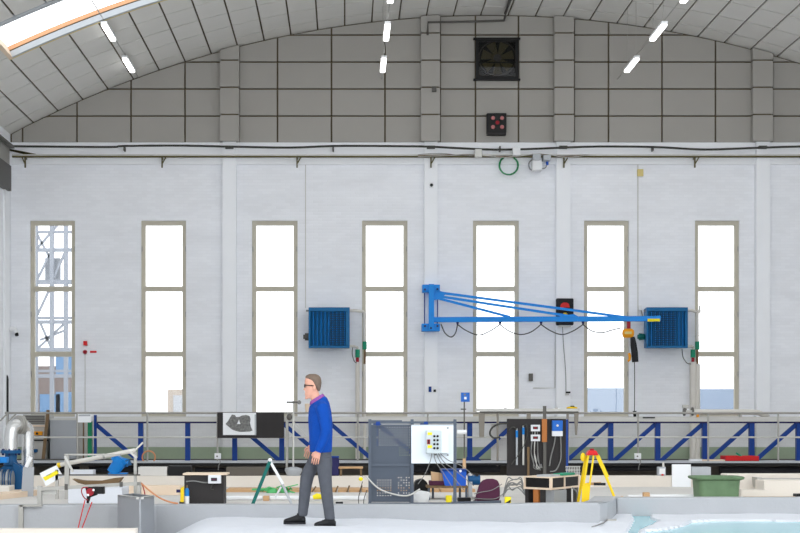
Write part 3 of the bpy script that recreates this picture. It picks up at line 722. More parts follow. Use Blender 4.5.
# hoist
Yh = ya(628)
t = thing('chain_hoist', 'orange electric chain hoist with a long black chain bag', 'hoist', P(630, 362, Yh))
MB().pb(627, 630.6, 321.5, 329, Yh - .03, .06).build('trolley', 'red_dark', t)
MB().lathe(P(622, 333.2, Yh), [(.001, 0), (.09, .02), (.125, .07), (.125, .24), (.09, .30), (.001, .32)], 14, 'x').build('body', 'orange', t, smooth=True)
MB().pb(624.8, 631.8, 331.5, 334, Yh - .135, .02).build('name_plate', 'yellow_strip', t)
MB().tube([P(632.5, 337, Yh), P(633.5, 345, Yh), P(634.6, 353, Yh), P(635.2, 362, Yh)], [.06, .085, .09, .085], 12).build('chain_bag', 'rubber', t, smooth=True)
MB().cyl(P(629, 336, Yh), P(629, 354, Yh), .008, n=5).build('chain', 'steel', t)
MB().tube([P(629, 353, Yh), P(629.8, 356, Yh), P(629.6, 360, Yh), P(628.4, 361.5, Yh), P(627.6, 359.5, Yh)], [.035, .04, .03, .025, .015], 8).build('hook', 'orange', t, smooth=True)
cpx([(634.5, 360), (634.6, 390), (634.4, 412)], Yh, .012).build('control_lead', 'cable_dark', t)
MB().cyl(P(634.6, 411, Yh), P(635, 418, Yh), .05, .035, n=10).build('pendant', 'black', t)
# traffic signal behind the arm
Ys = YPB - .14
t = thing('traffic_signal', 'black signal panel with red and yellow lamps behind the crane arm', 'signal', P(565, 326, Ys))
MB().pb(556.3, 573.7, 298.3, 325.2, Ys, .14).build('housing', 'rubber', t, bevel=.03)
MB().pb(558.5, 571.5, 300.2, 311.5, Ys - .01, .012).build('hood', 'black', t)
MB().pprism([(560.2, 307.5), (561, 304), (563, 302.6), (567, 302.6), (569, 304), (569.8, 307.5)], Ys - .02, .015).build('red_lens', 'red', t)
MB().lathe(P(565, 315.5, Ys), [(.001, -.035), (.06, -.03), (.08, -.005), (.08, .01), (.001, .01)], 16, 'y').build('yellow_lens', 'yellow', t, smooth=True)
MB().pb(559, 571, 325.2, 326.8, Ys + .02, .12).build('bottom_lip', 'steel_light', t)

# ================================================================== WALKWAY
Yr = 35.3; ZDK = PZ(461.6, Yr)
t = thing('truss_bridge', 'long blue truss footbridge with grey top beam', 'bridge', (3, 36.2, -.6))
BR = t
YT = 36.25
MB().pb(97, 885, 416.8, 421.6, YT - .12, .24).build('top_beam', 'steel_light', t)
MB().pb(97, 885, 421.6, 423.3, YT - .08, .16).build('beam_flange', 'navy', t)
MB().box(XL + .02, XR - .02, Yr - .12, YT + .35, ZDK - .03, ZDK).build('deck_grating', 'galvanised', t)
MB().box(XL + .02, XR - .02, Yr - .13, Yr - .08, ZDK - .085, ZDK - .028).build('deck_edge', 'black', t)
MB().box(XL + .02, XR - .02, Yr - .15, Yr - .08, ZDK - .028, ZDK + .012).build('toe_strip', 'galvanised', t)
MB().box(XL + .02, XR - .02, YT + .28, YT + .36, ZDK - .12, ZDK + .03).build('deck_edge', 'steel_dark', t)
posts = [140.5 + 47.05 * k for k in range(16)]
for x_ in posts: MB().pb(x_ - 2.5, x_ + 2.5, 423, 461.2, YT - .06, .12).build('post', 'truss_blue', t)
for k in range(-1, 15):
    xa = 140.5 + 47.05 * k
    if k <= 5: a, b = P(xa + 1.5, 423.5, YT + .02), P(xa + 45.5, 461, YT + .02)
    else: a, b = P(xa + 2.5, 461, YT + .02), P(xa + 45, 423.5, YT + .02)
    if k in (0, 1, 6): continue
    MB().bar(a, b, .07, .095).build('diagonal', 'truss_blue', t)
MB().pprism([(466, 461.2), (482, 461.2), (478, 457.5), (472, 456.8), (467, 456.8)], YT - .08, .16).build('foot_plate', 'truss_blue', t)
MB().pb(93.8, 96.2, 415, 461.2, YT - .06, .12).build('end_post', 'truss_blue', t)
for x_ in (-6, 5, 14): MB().box(x_, x_ + .2, Yr + .2, YT + .2, -.6, ZDK - .03).build('support_pier', 'concrete_dark_shade', t)
tag(MB().pb(87.6, 91.6, 422, 461.4, 36.0, .1).build('green_post', 'green'), 'green steel post at the left end of the blue truss', 'post')
t = thing('walkway_railing', 'steel tube handrail along the front of the footbridge', 'railing', (3, Yr, ZDK)); RAIL = t
MB().cyl(P(5, 413, Yr), P(880, 413, Yr), .024, n=8).build('top_rail', 'steel', t, smooth=True)
MB().cyl(P(22, 437.3, Yr), P(880, 437.3, Yr), .02, n=8).build('mid_rail', 'steel_light', t, smooth=True)
for k in range(13):
    x_ = 6 + 70.1 * k + 1.2; MB().cyl((PX(x_, Yr), Yr, ZDK), P(x_, 413, Yr), .022, n=8).build('post', 'steel', t, smooth=True)
for a in ((0, 421, 7, 414), (8, 422, 16, 414)): MB().bar(P(a[0], a[1], Yr), P(a[2], a[3], Yr), .03, .03).build('brace', 'steel', t)
# things hung on the rail
t = thing('display_board', 'black display board hung on the handrail', 'board', P(250, 438, Yr - .06))
MB().pb(217.3, 284, 412.4, 438, Yr - .06, .03).build('panel', 'board_black', t)
t2 = thing('map_poster', 'white poster with a grey aerial map print', 'poster', P(239, 435, Yr - .08))
MB().pb(223, 256, 412.8, 435, Yr - .066, .006).build('sheet', 'paper', t2)
MB().pb(254.6, 256.2, 414.5, 435.2, Yr - .07, .006).build('edge', 'galvanised', t2)
MB().pprism([(225.5, 424), (228, 421), (230, 417.5), (232, 414.5), (235, 415), (236, 417), (239, 417), (242, 415.5), (246, 415), (249.5, 416), (250.5, 419), (250, 423), (251, 427), (252.5, 430.5), (250, 431.5), (245, 431.8), (240, 431.9), (236, 431), (232, 429.5), (229, 427)], Yr - .07, .004).build('map_print', 'map_print', t2)
MB().pprism([(238.4, 421), (239, 419.5), (239.8, 422.2), (240.6, 424), (237, 424)], Yr - .072, .003).build('white_spot', 'paper', t2)
t = thing('paper_sign', 'white paper notice on the handrail beside the green post', 'sign', P(84, 422, Yr - .03))
MB().pb(77.8, 91, 414, 422.4, Yr - .035, .008).build('sheet', 'paper', t)
MB().pb(78.5, 90.3, 414.6, 416.2, Yr - .038, .003).build('print_strip', 'galvanised', t)
for x_, lb_ in ((217.6, 'white socket box on the rail post below the black board'), (638, 'white socket box on the rail post right of the yellow tripod')):
    t = thing('rail_socket', lb_, 'socket', P(x_, 461, Yr - .06), 'socket boxes on the rail')
    MB().pb(x_ - 3.2, x_ + 3.2, 453.3, 459, Yr - .10, .08).build('case', 'white_paint', t, bevel=.008)
    MB().pb(x_ - 1.2, x_ + .2, 455.6, 457, Yr - .106, .01).build('outlet', 'steel_dark', t)
    cpx([(x_ + 2, 459), (x_ + 2.6, 462), (x_ + 1, 466), (x_ + .5, 470)], Yr - .16, .012).build('lead', 'cable_grey', t)
c = P(148.7, 457.2, Yr - .07); pts = [c + Vector((.145 * math.cos(2 * math.pi * k / 32), 0, .14 * math.sin(2 * math.pi * k / 32))) for k in range(32)]
tag(MB().tube(pts, .017, 8, True).build('hose_ring', 'copper_hose', smooth=True), 'orange hose ring leaning on a rail post', 'hose')
# pipe behind the rail at right
Yp = 36.1
t = thing('outlet_pipe', 'white outlet pipe with grey valve above the truss beam', 'pipe', P(720, 417, Yp))
MB().tube([P(694, 412, Yp), P(752, 412, Yp), P(758, 412.6, Yp), P(762, 414.2, Yp + .1), P(766, 415.6, Yp + .4), P(767, 415.8, Yp + .8)], .062, 12).build('pipe', 'pipe_white', t, smooth=True)
MB().pb(686, 695, 410.2, 413.8, Yp - .06, .12).build('valve_body', 'steel_light', t)
for x_ in (683.4, 691.5): MB().cyl(P(x_, 411.5, Yp), P(x_ + 1.6, 411.5, Yp), .10, n=12).build('flange', 'steel_dark', t)
MB().pb(683, 689, 404.8, 408.5, Yp - .05, .1).build('actuator', 'steel', t); MB().pb(685.5, 686.8, 408, 411, Yp - .02, .04).build('stem', 'steel_dark', t)
for x_ in (697, 740): MB().pb(x_, x_ + 2, 413.5, 417.2, Yp - .03, .08).build('saddle', 'orange' if x_ == 697 else 'steel', t)
tag(MB().pb(643, 655, 416.9, 418.3, YT - .16, .035).build('label_plate', 'cable_dark'), 'dark plate on the grey top beam', 'plate')
# red tray, boards on the deck
t = thing('red_tray', 'shallow red plastic tray lying on the walkway', 'tray', P(742, 461.6, Yr + .3))
Y0 = Yr + .25; x0, x1 = PX(725.5, Y0), PX(759, Y0); zt = PZ(456, Y0)
MB().box(x0, x1, Y0, Y0 + .5, ZDK, ZDK + .015).build('base', 'red', t)
for a in ((x0, x1, Y0, Y0 + .015), (x0, x1, Y0 + .485, Y0 + .5), (x0, x0 + .015, Y0 + .015, Y0 + .485), (x1 - .015, x1, Y0 + .015, Y0 + .485)): MB().box(*a, ZDK, zt).build('side', 'red', t)
tag(MB().bar(P(736.3, 453, Y0 + .2), P(742, 456.8, Y0 + .1), .035, .035).build('paint_stick', 'valve_green'), 'pale green stick poking out of the red tray', 'stick')
tag(MB().pb(700, 725, 459.6, 461.5, Yr + .2, .3).build('timber_board', 'wood_pale'), 'pale board lying on the walkway left of the red tray', 'board')
tag(MB().pb(690, 702, 459.0, 461.5, Yr + .0, .14).build('white_strip', 'white_paint'), 'short white strip on the walkway edge', 'strip')
# aluminium frame on the rail
Ya = Yr - .12
t = thing('aluminium_frame', 'grey aluminium frame hung over the handrail', 'frame', P(530, 437, Ya))
MB().pb(476, 579.5, 408.6, 411.4, Ya, .14).build('top_beam', 'steel_light', t)
MB().pb(480, 578.5, 411.4, 412.9, Ya + .01, .10).build('lower_lip', 'steel_dark', t)
for q in ([(478.8, 412), (485, 412), (484, 437), (479.4, 437)], [(574.3, 412), (579, 412), (577, 435), (575.4, 435)], [(496.8, 412.5), (498.4, 412.5), (498.4, 466), (496.8, 466)], [(526.8, 412), (530.8, 412), (530.8, 440), (526.8, 440)], [(566.8, 412.5), (568.6, 412.5), (568.6, 440), (566.8, 440)]):
    MB().pprism(q, Ya + .02, .06).build('leg', 'aged_steel', t)
for x_ in (505.5, 556.5): MB().pb(x_ - 1.5, x_ + 1.5, 407.6, 409, Ya + .02, .06).build('lug', 'steel', t)
tag(MB().ball(P(572, 408, Ya + .05), .13, .05, .035).build('glove', 'yellow', smooth=True), 'yellow cloth lying on the aluminium frame', 'cloth')
tag(MB().pb(570.5, 574.5, 405.7, 407.8, Ya + .02, .06).build('clamp', 'black', bevel=.01), 'black clamp on the yellow cloth', 'clamp')
# grey cabinets behind the rail at left
t = thing('steel_tank', 'large grey sheet steel tank behind the handrail at left', 'tank', P(64, 470, 37.2))
MB().box(PX(50, 37.2), PX(77, 37.2), 37.2, 38.2, -.6, PZ(419, 37.2)).build('body', 'sheet_metal', t)
MB().pb(49.5, 77.5, 418.2, 420.2, 37.18, .1).build('rim', 'steel_light', t)
MB().box(PX(77.6, 37.3), PX(87, 37.3), 37.35, 38.2, -.6, PZ(421, 37.3)).build('side_panel', 'steel', t)
MB().pb(82.8, 83.8, 421, 466, 37.3, .04).build('seam', 'wood_dark', t)
t = thing('louvre_cabinet', 'grey louvred cabinet behind the big pipe bend', 'cabinet', P(34, 470, 37))
MB().box(PX(23, 37), PX(46, 37), 37, 38, -.6, PZ(414.5, 37)).build('body', 'steel', t)
for k in range(5): MB().pb(25.5, 44.5, 415.8 + k * 1.7, 416.8 + k * 1.7, 36.96, .04).build('louvre', 'steel_dark', t)
MB().pb(23, 46.3, 425.2, 426.6, 36.94, .06).build('ledge', 'wood_pale', t)
MB().pb(31, 37, 449, 452.5, 36.9, .12).build('blue_knob', 'pump_blue', t, bevel=.02)
MB().pb(31.5, 48, 439.5, 441, 36.95, .05).build('shelf_edge', 'black', t)
t = thing('button_box', 'yellow control box with two black buttons', 'switch', P(36, 436, 36.9))
MB().pb(29.8, 41.8, 431.4, 435.3, 36.86, .12).build('case', 'orange', t, bevel=.01)
for x_ in (33, 37): MB().cyl(P(x_, 433.4, 36.82), P(x_, 433.4, 36.88), .028, n=10).build('button', 'black', t)
tag(MB().bar(P(48.2, 410, 36.6), Vector((PX(43.2, 36.6), 36.6, ZDK)), .07, .07).build('leaning_plank', 'wood_dark'), 'brown plank leaning behind the handrail at left', 'plank')
# trench clutter under the deck
def boxt(name, label, cat, x0, x1, y0, y1, Y, d, m_, bev=.008, base=None):
    z0 = PZ(y1, Y) if base is None else base
    return tag(MB().box(PX(x0, Y), PX(x1, Y), Y, Y + d, z0, PZ(y0, Y)).build(name, m_, bevel=bev), label, cat)
boxt('concrete_block', 'pale concrete block under the walkway beside the orange ring', 'block', 138, 167, 467, 476, 27.02, .3, 'concrete', base=ZK)
boxt('black_crate', 'black crate under the walkway above the black cabinet', 'crate', 168, 191, 466, 476, 27.05, .25, 'black', base=ZK)
boxt('stone_slab', 'rough grey slab on the kerb right of the black cabinet', 'slab', 226, 268, 467, 476, 27.1, .2, 'concrete_dark_shade', base=ZK)
boxt('white_sheet', 'white sheet leaning below the walkway left of the green tub', 'sheet', 672, 691, 464.3, 477, 26.96, .03, 'paper', base=ZF)
boxt('grey_case', 'grey blue case on the kerb beside the white sheet', 'case', 691.3, 711, 467, 476, 27.05, .25, 'galvanised', base=ZK)
t = thing('valve_box', 'small white valve unit on the kerb left of the white sheet', 'box', P(662, 476, 27.1))
MB().box(PX(658.4, 27.1), PX(666, 27.1), 27.1, 27.25, ZK, PZ(467, 27.1)).build('case', 'galvanised', t, bevel=.008)
MB().pb(659.5, 665, 468.5, 474, 27.09, .012).build('face', 'white_paint', t); MB().pb(661.6, 663.6, 474, 475.6, 27.085, .012).build('red_mark', 'red', t)
MB().cyl(P(663.3, 467, 27.17), P(663.3, 462, 27.17), .018, n=8).build('pipe', 'pipe_white', t)
for k, (xa, xb, y_, rr_) in enumerate(((60, 140, 469, .07), (395, 500, 468, .10), (590, 660, 468, .06), (720, 812, 470, .09), (195, 290, 470, .06))):
    MB().tube([P(xa, y_, 35.6), P((xa + xb) / 2, y_ + .6, 35.6), P(xb, y_, 35.6)], rr_, 10).build('service_pipe', 'rubber', BR, smooth=True)

# ================================================================== LEFT MACHINERY
Yp = 24.8
t = thing('pump', 'dark blue centrifugal pump with finned motor', 'pump', P(11, 497, Yp))
MB().lathe(P(11, 452, Yp), [(.001, .03), (.165, .03), (.165, -.02), (.001, -.02)], 24).build('top_flange', 'pump_blue', t)
MB().lathe(P(11, 452, Yp), [(.001, -.02), (.10, -.02), (.09, -.12), (.12, -.2), (.001, -.2)], 20).build('neck', 'pump_blue', t, smooth=True)
for k in range(8):
    a = 2 * math.pi * k / 8; c = P(11, 452, Yp) + Vector((.135 * math.cos(a), .135 * math.sin(a), -.05)); MB().cyl(c, c + Vector((0, 0, .1)), .012, n=6).build('bolt', 'navy', t)
MB().lathe(P(12, 479, Yp - .12), [(.001, 0), (.17, 0), (.25, .05), (.25, .22), (.16, .27), (.001, .27)], 24, 'y').build('volute', 'pump_blue', t, smooth=True)
MB().pprism([(13, 462), (19, 466), (23, 475), (22.5, 489), (17, 496), (12, 496)], Yp - .16, .1).build('casing_rim', 'pump_blue', t)
mo = MB().cyl(P(-8, 480, Yp - .34), P(13, 480, Yp - .34), .14, n=20).build('motor', 'steel', t, smooth=True)
for k in range(9): MB().lathe(P(-4 + 2 * k, 480, Yp - .34), [(.10, 0), (.168, 0), (.168, .012), (.10, .012)], 20, 'x').build('fin', 'pump_blue' if k % 3 else 'galvanised', mo)
MB().box(PX(-8, Yp - .4), PX(18, Yp - .4), Yp - .45, Yp + .15, ZF, ZF + .06).build('base_plate', 'steel_light', t)
MB().pb(2, 9, 487, 495, Yp - .36, .3).build('foot', 'pump_blue', t)
MB().pb(-4, 7, 457, 463, Yp - .4, .15).build('terminal_box', 'valve_blue', t, bevel=.01)
t = thing('pipe_bend', 'stainless steel pipe bend arching out of the pump', 'pipe', P(11, 450, Yp))
cx_, cz_, rb = PX(18.2, Yp), PZ(431.5, Yp), .105
pts = [P(11, 450, Yp), P(11, 440, Yp)] + [Vector((cx_ - rb * math.cos(a), Yp + .25 * (1 - math.cos(a)) / 2, cz_ + rb * 1.0 * math.sin(a))) for a in [math.pi * k / 10 for k in range(11)]]
xe = cx_ + rb; pts += [Vector((xe, Yp + .25, PZ(440, Yp))), Vector((xe - .01, Yp + .25, PZ(470, Yp))), Vector((xe - .01, Yp + .25, -.2))]
MB().tube(pts[:8], .105, 20).build('inlet_bend', 'stainless', t, smooth=True)
MB().tube(pts[7:], .095, 20).build('outlet_bend', 'stainless', t, smooth=True)
c = pts[7]; d = (pts[8] - pts[6]).normalized()
MB().cyl(c - d * .035, c - d * .004, .15, n=24).build('flange', 'steel', t); MB().cyl(c + d * .004, c + d * .035, .15, n=24).build('flange', 'steel', t)
t = thing('splash_plate', 'grey sheet steel plate beside the blue pump', 'plate', P(28, 497, 23.6))
MB().pprism([(23, 467), (34, 467), (33, 498), (21, 498)], 23.6, .02).build('sheet', 'sheet_metal', t)
MB().bar(P(26, 467, 23.55), P(31, 457, 23.55), .03, .05).build('stay', 'white_paint', t)
boxt('motor_guard', 'cream box corner in front of the pump at the left edge', 'box', -12, 9, 486, 497, 23.5, .4, 'pipe_white', base=ZF)

# long pole with sign
Ypo = 23.0
t = thing('sampling_pole', 'long cream pole resting across a steel stand', 'pole', P(98, 475, Ypo))
MB().tube([P(57, 465.5, Ypo), P(135, 450.3, Ypo)], .032, 12).build('tube', 'pipe_white', t, smooth=True)
MB().tube([P(135, 450.3, Ypo), P(143, 442.5, Ypo)], .014, 8).build('tip', 'pipe_white', t, smooth=True)
MB().tube([P(57.5, 465.4, Ypo), P(60.5, 464.8, Ypo)], .036, 12).build('tape', 'yellow', t); MB().tube([P(103, 456.5, Ypo), P(105, 456.1, Ypo)], .042, 12).build('collar', 'steel', t)
t = thing('yellow_label_sign', 'tilted white plate with a yellow label on the pole', 'sign', P(51, 487, Ypo - .1))
MB().pprism([(39.5, 473.3), (56.2, 465.3), (63.2, 476.3), (46, 486.2)], Ypo - .1, .02).build('plate', 'paper', t)
MB().pprism([(42.8, 477.5), (56.5, 470.3), (58.8, 473.5), (45.3, 480.8)], Ypo - .104, .006).build('yellow_field', 'sign_yellow', t)
MB().pprism([(46, 475.8), (51, 473.2), (51.3, 473.7), (46.3, 476.4)], Ypo - .106, .004).build('text_line', 'cable_grey', t)
Ys = 22.8
t = thing('steel_stand', 'stainless steel trestle holding the cream pole', 'stand', (PX(80, Ys), Ys, ZF))
MB().box(PX(64.5, Ys), PX(68.8, Ys), Ys, Ys + .05, ZF, PZ(455, Ys)).build('post', 'steel', t)
MB().box(PX(54, Ys), PX(57, Ys), Ys + .1, Ys + .14, ZF, PZ(470, Ys)).build('post', 'steel', t)
MB().pb(64, 121, 453.8, 455.4, Ys, .04).build('top_bar', 'steel', t)
MB().bar(P(64.8, 456, Ys), P(73, 472, Ys), .03, .03).build('brace', 'steel_light', t)
MB().box(PX(133.5, Ys), PX(136.5, Ys), Ys + .02, Ys + .06, ZF, PZ(452, Ys)).build('post', 'steel', t)
MB().bar(P(130, 452, Ys), P(137, 458, Ys), .03, .03).build('clamp', 'steel_light', t)
MB().pb(57, 140, 474.3, 475.6, Ys + .02, .04).build('lower_bar', 'steel_dark', t)
# blue valve on the kerb
t = thing('blue_valve', 'bright blue flanged valve on the kerb', 'valve', P(120, 476, 27.15))
Yv = 27.15
MB().cyl(P(112, 473, Yv), P(120, 462, Yv), .10, .12, n=16).build('body', 'valve_blue', t, smooth=True)
MB().cyl(P(117, 463, Yv), P(121, 457.5, Yv), .13, n=16).build('flange', 'valve_blue', t)
MB().cyl(P(118, 461, Yv), P(128.5, 463, Yv), .08, .07, n=14).build('branch', 'valve_blue', t, smooth=True)
MB().cyl(P(126, 460, Yv), P(128, 466, Yv), .07, n=12).build('branch_flange', 'pump_blue', t)
MB().box(PX(108.5, Yv), PX(127, Yv), Yv - .05, Yv + .15, ZK, PZ(472.8, Yv)).build('foot', 'valve_blue', t)
# measuring beam over the left basin
Ym = 20.55
t = thing('measuring_beam', 'grey steel measuring beam spanning the left basin', 'beam', (PX(90, Ym), Ym, PZ(506, Ym)))
MB().bar(P(41, 489, Ym), P(141, 483.4, Ym), .06, .045).build('beam', 'steel', t)
MB().pb(40, 56, 487.5, 494, Ym + .03, .05).build('slide', 'steel_light', t)
MB().box(PX(37.6, Ym), PX(41.8, Ym), Ym - .03, Ym + .05, PZ(505, 20.4), PZ(486, Ym)).build('post', 'steel', t)
MB().box(PX(137.3, Ym), PX(140.8, Ym), Ym - .03, Ym + .05, PZ(505, 20.4), PZ(482.2, Ym)).build('post', 'steel', t)
for x_ in (66, 121): MB().pb(x_ - 1.5, x_ + 1.5, 484 + (66 - x_) * .04, 490 + (66 - x_) * .055, Ym - .05, .03).build('clamp', 'steel_dark', t)
Ymd = Ym - .30
t = thing('probe_motor', 'black and red probe motor clamped on the measuring beam', 'motor', P(90, 501, Ymd))
MB().pb(92, 104, 486.8, 494, Ymd, .1).build('housing', 'black', t, bevel=.006)
MB().cyl(P(90, 492, Ymd - .03), P(90, 492, Ymd + .1), .05, n=14).build('red_disc', 'red_dark', t)
MB().box(PX(94, Ymd), PX(97, Ymd), Ymd + .08, Ym - .03, PZ(490, Ymd), PZ(487.5, Ymd)).build('arm', 'steel_dark', t)
MB().pprism([(85, 487), (96, 487), (97, 495), (90, 497.5), (88, 503.5), (86.5, 503), (86.8, 494)], Ymd + .02, .06).build('bracket', 'black', t)
for x_, y_ in ((88, 495), (93.5, 490)): MB().cyl(P(x_, y_, Ymd - .04), P(x_, y_, Ymd + .02), .016, n=8).build('knob', 'white_paint', t)
cpx([(88, 487.5), (82.5, 488), (81.8, 493), (84.5, 498), (88, 500)], Ymd, .008).build('lead', 'red_dark', t)
for a, b in (((85, 500), (77.5, 531)), ((92, 502), (81, 531))): MB().cyl(P(*a, Ymd), P(*b, Ymd), .007, n=5).build('line', 'red', t)
cpx([(141, 483), (150, 491), (160, 498), (170, 502), (178, 503.5)], Ym, .012).build('power_lead', 'copper_hose', t)
cpx([(142, 484), (144, 490), (145.5, 497)], Ym, .008).build('thin_lead', 'red_dark', t)
# white sheets, planks
tag(MB().pprism([(72, 479), (84, 481), (100, 481), (112, 478.5), (122, 477.5), (118, 483.5), (104, 485.5), (88, 485.5), (78, 483)], 24.02, .25).build('warped_board', 'wood_dark'), 'warped brown board behind the measuring beam', 'board')
boxt('foam_slab', 'white slab lying under the measuring beam', 'slab', 68, 122, 488, 504, 21.6, .7, 'plaster_bed', base=ZF)
boxt('white_slab', 'white slab on the kerb left of the blue valve', 'slab', 70, 93, 470, 476, 27.03, .3, 'plaster_bed', base=ZK)
boxt('pale_plank', 'pale wooden plank under the measuring beam', 'plank', 76, 180, 485.6, 496, 24, .3, 'wood_pale', base=ZF)
tag(MB().tube([P(100, 490, 22.2), P(108, 493, 22.1), P(114, 491.5, 22.2)], [.03, .055, .03], 8).build('sack', 'wood_pale', smooth=True), 'small crumpled pale sack on the white slab', 'sack')
# sheet metal box
a, b, c, d = pt(117.5, 19.9), pt(140, 19.2), pt(154.3, 19.75), pt(133, 20.38)
q = [a, b, c, d]; zt = PZ(497, 19.4)
t = thing('sheet_metal_box', 'folded grey sheet metal box standing in the basin', 'box', (b[0], 19.6, -.6))
def slab(p, q_, z0, z1, th):
    p, q_ = Vector(p), Vector(q_); n_ = Vector((-(q_ - p).y, (q_ - p).x)).normalized() * th
    r_ = [p, q_, q_ + n_, p + n_]
    return MB().add([(v.x, v.y, z0) for v in r_] + [(v.x, v.y, z1) for v in r_], [(0, 3, 2, 1), (4, 5, 6, 7), (0, 1, 5, 4), (1, 2, 6, 5), (2, 3, 7, 6), (3, 0, 4, 7)])
for p_, q_ in ((a, b), (b, c), (c, d), (d, a)): slab(p_, q_, -.6, zt, .012).build('side', 'sheet_metal', t)
slab(((a[0]), a[1]), b, zt - .02, zt + .004, .05).build('folded_edge', 'steel_light', t); slab(b, c, zt - .02, zt + .004, .05).build('folded_edge', 'steel_light', t)
# black cabinet with meter
Yk = 21.3
t = thing('black_cabinet', 'black plywood cabinet with a pale top board', 'cabinet', (PX(204, Yk), Yk + .2, ZF))
MB().box(PX(184.3, Yk), PX(223.8, Yk), Yk, Yk + .45, ZF, PZ(475, Yk)).build('body', 'board_black', t)
MB().box(PX(183, Yk), PX(227, Yk), Yk - .03, Yk + .5, PZ(475, Yk), PZ(473.4, Yk)).build('top_board', 'wood_pale', t)
cpx([(186, 481.5), (194, 481), (203, 482.5), (209, 482.5)], Yk - .02, .01).build('lead', 'cable_grey', t)
t = thing('digital_meter', 'white digital meter on the black cabinet', 'meter', P(214.5, 484, Yk - .1))
MB().pb(208, 220.8, 475.2, 483.6, Yk - .09, .09).build('case', 'meter_white', t, bevel=.008)
MB().pb(211, 217, 477.8, 481, Yk - .096, .01).build('display', 'board_black', t)
MB().pb(212, 216, 478.8, 480.2, Yk - .099, .006).build('digits', 'purple', t)
cpx([(214, 483.5), (211.5, 486), (211, 489), (213.5, 489.5)], Yk - .05, .007).build('lead', 'cable_dark', t)
t = thing('yellow_level', 'yellow hand tool standing beside the black cabinet', 'tool', (PX(181.5, Yk - .2), Yk - .2, ZF))
MB().pprism([(180.5, 488), (183.8, 486), (183.6, 505.5), (180, 506)], Yk - .22, .05).build('body', 'yellow', t, bevel=.006)
MB().pb(176.3, 180.8, 489.6, 492.6, Yk - .2, .04).build('trigger', 'navy', t); MB().cyl(P(179.5, 503.5, Yk - .2), P(184, 503.5, Yk - .2), .03, n=10).build('foot', 'black', t)
t = thing('spray_bottle', 'slim blue bottle with white base by the cabinet', 'bottle', (PX(187, Yk - .15), Yk - .15, ZF))
c = (PX(187, Yk - .15), Yk - .15, 0); zb = PZ(490, Yk); 
MB().lathe(c, [(.001, PZ(495.5, Yk)), (.03, PZ(495.5, Yk)), (.03, zb), (.014, PZ(487.5, Yk)), (.001, PZ(487.5, Yk))], 14).build('body', 'valve_blue', t, smooth=True)
MB().lathe(c, [(.001, ZF), (.03, ZF), (.032, PZ(495.5, Yk)), (.001, PZ(495.5, Yk))], 14).build('base', 'white_paint', t, smooth=True)
MB().lathe(c, [(.001, PZ(487.5, Yk)), (.013, PZ(487.5, Yk)), (.010, PZ(484.8, Yk)), (.001, PZ(484.8, Yk))], 10).build('cap', 'wood_dark', t)

# ================================================================== MIDDLE GROUND
# teal and white folding stand
Yg = 21.0
t = thing('folding_stand', 'folding stand with one teal and one white leg', 'stand', (PX(270, Yg), Yg, ZF))
MB().bar(P(270, 461, Yg), Vector((PX(252, Yg), Yg, ZF)), .045, .045).build('leg', 'teal', t)
MB().bar(P(270, 461, Yg), P(283, 484, Yg), .035, .035).build('leg', 'white_paint', t)
MB().bar(P(280, 479, Yg + .05), Vector((PX(292, Yg), Yg + .1, ZF)), .03, .03).build('leg', 'galvanised', t)
MB().bar(P(281, 487, Yg + .03), P(275, 498, Yg + .1), .02, .02).build('strut', 'white_paint', t)
MB().ball(P(270, 460.3, Yg), .03).build('knob', 'white_paint', t, smooth=True)
# timber kerb boards
x_ = 225; k = 0; Yt = 25.0
for a, b in ((226, 262), (263, 288), (289, 313), (314, 337), (338, 348), (349, 361), (362, 396), (397, 440), (441, 476)):
    tag(MB().box(PX(a, Yt), PX(b, Yt) - .01, Yt, Yt + .8, ZF, PZ(489.5, Yt)).build('timber_board', 'wood'), 'tan timber board on the floor, %s of the row behind the man' % ['first from the cabinet', 'second from the cabinet', 'third from the cabinet', 'fourth from the cabinet', 'fifth from the cabinet', 'sixth from the cabinet', 'seventh from the cabinet', 'eighth from the cabinet', 'last'][k], 'board', 'timber boards in a row'); k += 1
for k, (xa, ya_, xb, yb_) in enumerate(((312, 492, 316, 487), (335.5, 492, 338, 486.5), (347, 492, 349.5, 486), (359.5, 492, 362, 486))):
    tag(MB().bar(P(xa, ya_, Yt - .03), P(xb, yb_ - .6, Yt - .03), .025, .025).build('iron_bar', 'wood_dark'), 'short dark bar leaning on the timber boards, %s' % ['behind the walking man', 'right of the man', 'second right of the man', 'left of the perforated rack'][k], 'bar')
for a, b, n_ in ((226, 262, 'beside the black cabinet'), (270, 366, 'behind the walking man')):
    tag(MB().cyl(P(a, 498, 22.5), P(b, 498, 22.5), PZ(498, 22.5) - ZF, n=16).build('white_pipe', 'white_paint', smooth=True), 'white plastic pipe lying on the floor ' + n_, 'pipe')
boxt('brick_block', 'small brown brick between the two white pipes', 'brick', 263, 269, 496, 503, 22.3, .15, 'wood', base=ZF)
m = MB(); random.seed(3)
for k in range(16):
    a = (254 + random.random() * 36, 489 + random.random() * 4); b = (a[0] + random.uniform(-12, 12), a[1] + random.uniform(-3, 2.5))
    m.tube([P(*a, 24.8), P((a[0] + b[0]) / 2, min(a[1], b[1]) - 1.5, 24.7), P(*b, 24.75)], .014, 6)
m.tube([P(252, 489.5, 24.8), P(270, 488.8, 24.8)], .018, 6); m.tube([P(285, 487.5, 24.8), P(298, 484.5, 24.8)], .01, 6)
m.ball(P(272, 492, 24.75), .09, .08, .06); m.ball(P(283, 490.5, 24.75), .05, .05, .05)
tag(m.build('green_netting', 'net_green', smooth=True), 'tangled green netting on the timber boards', 'netting')
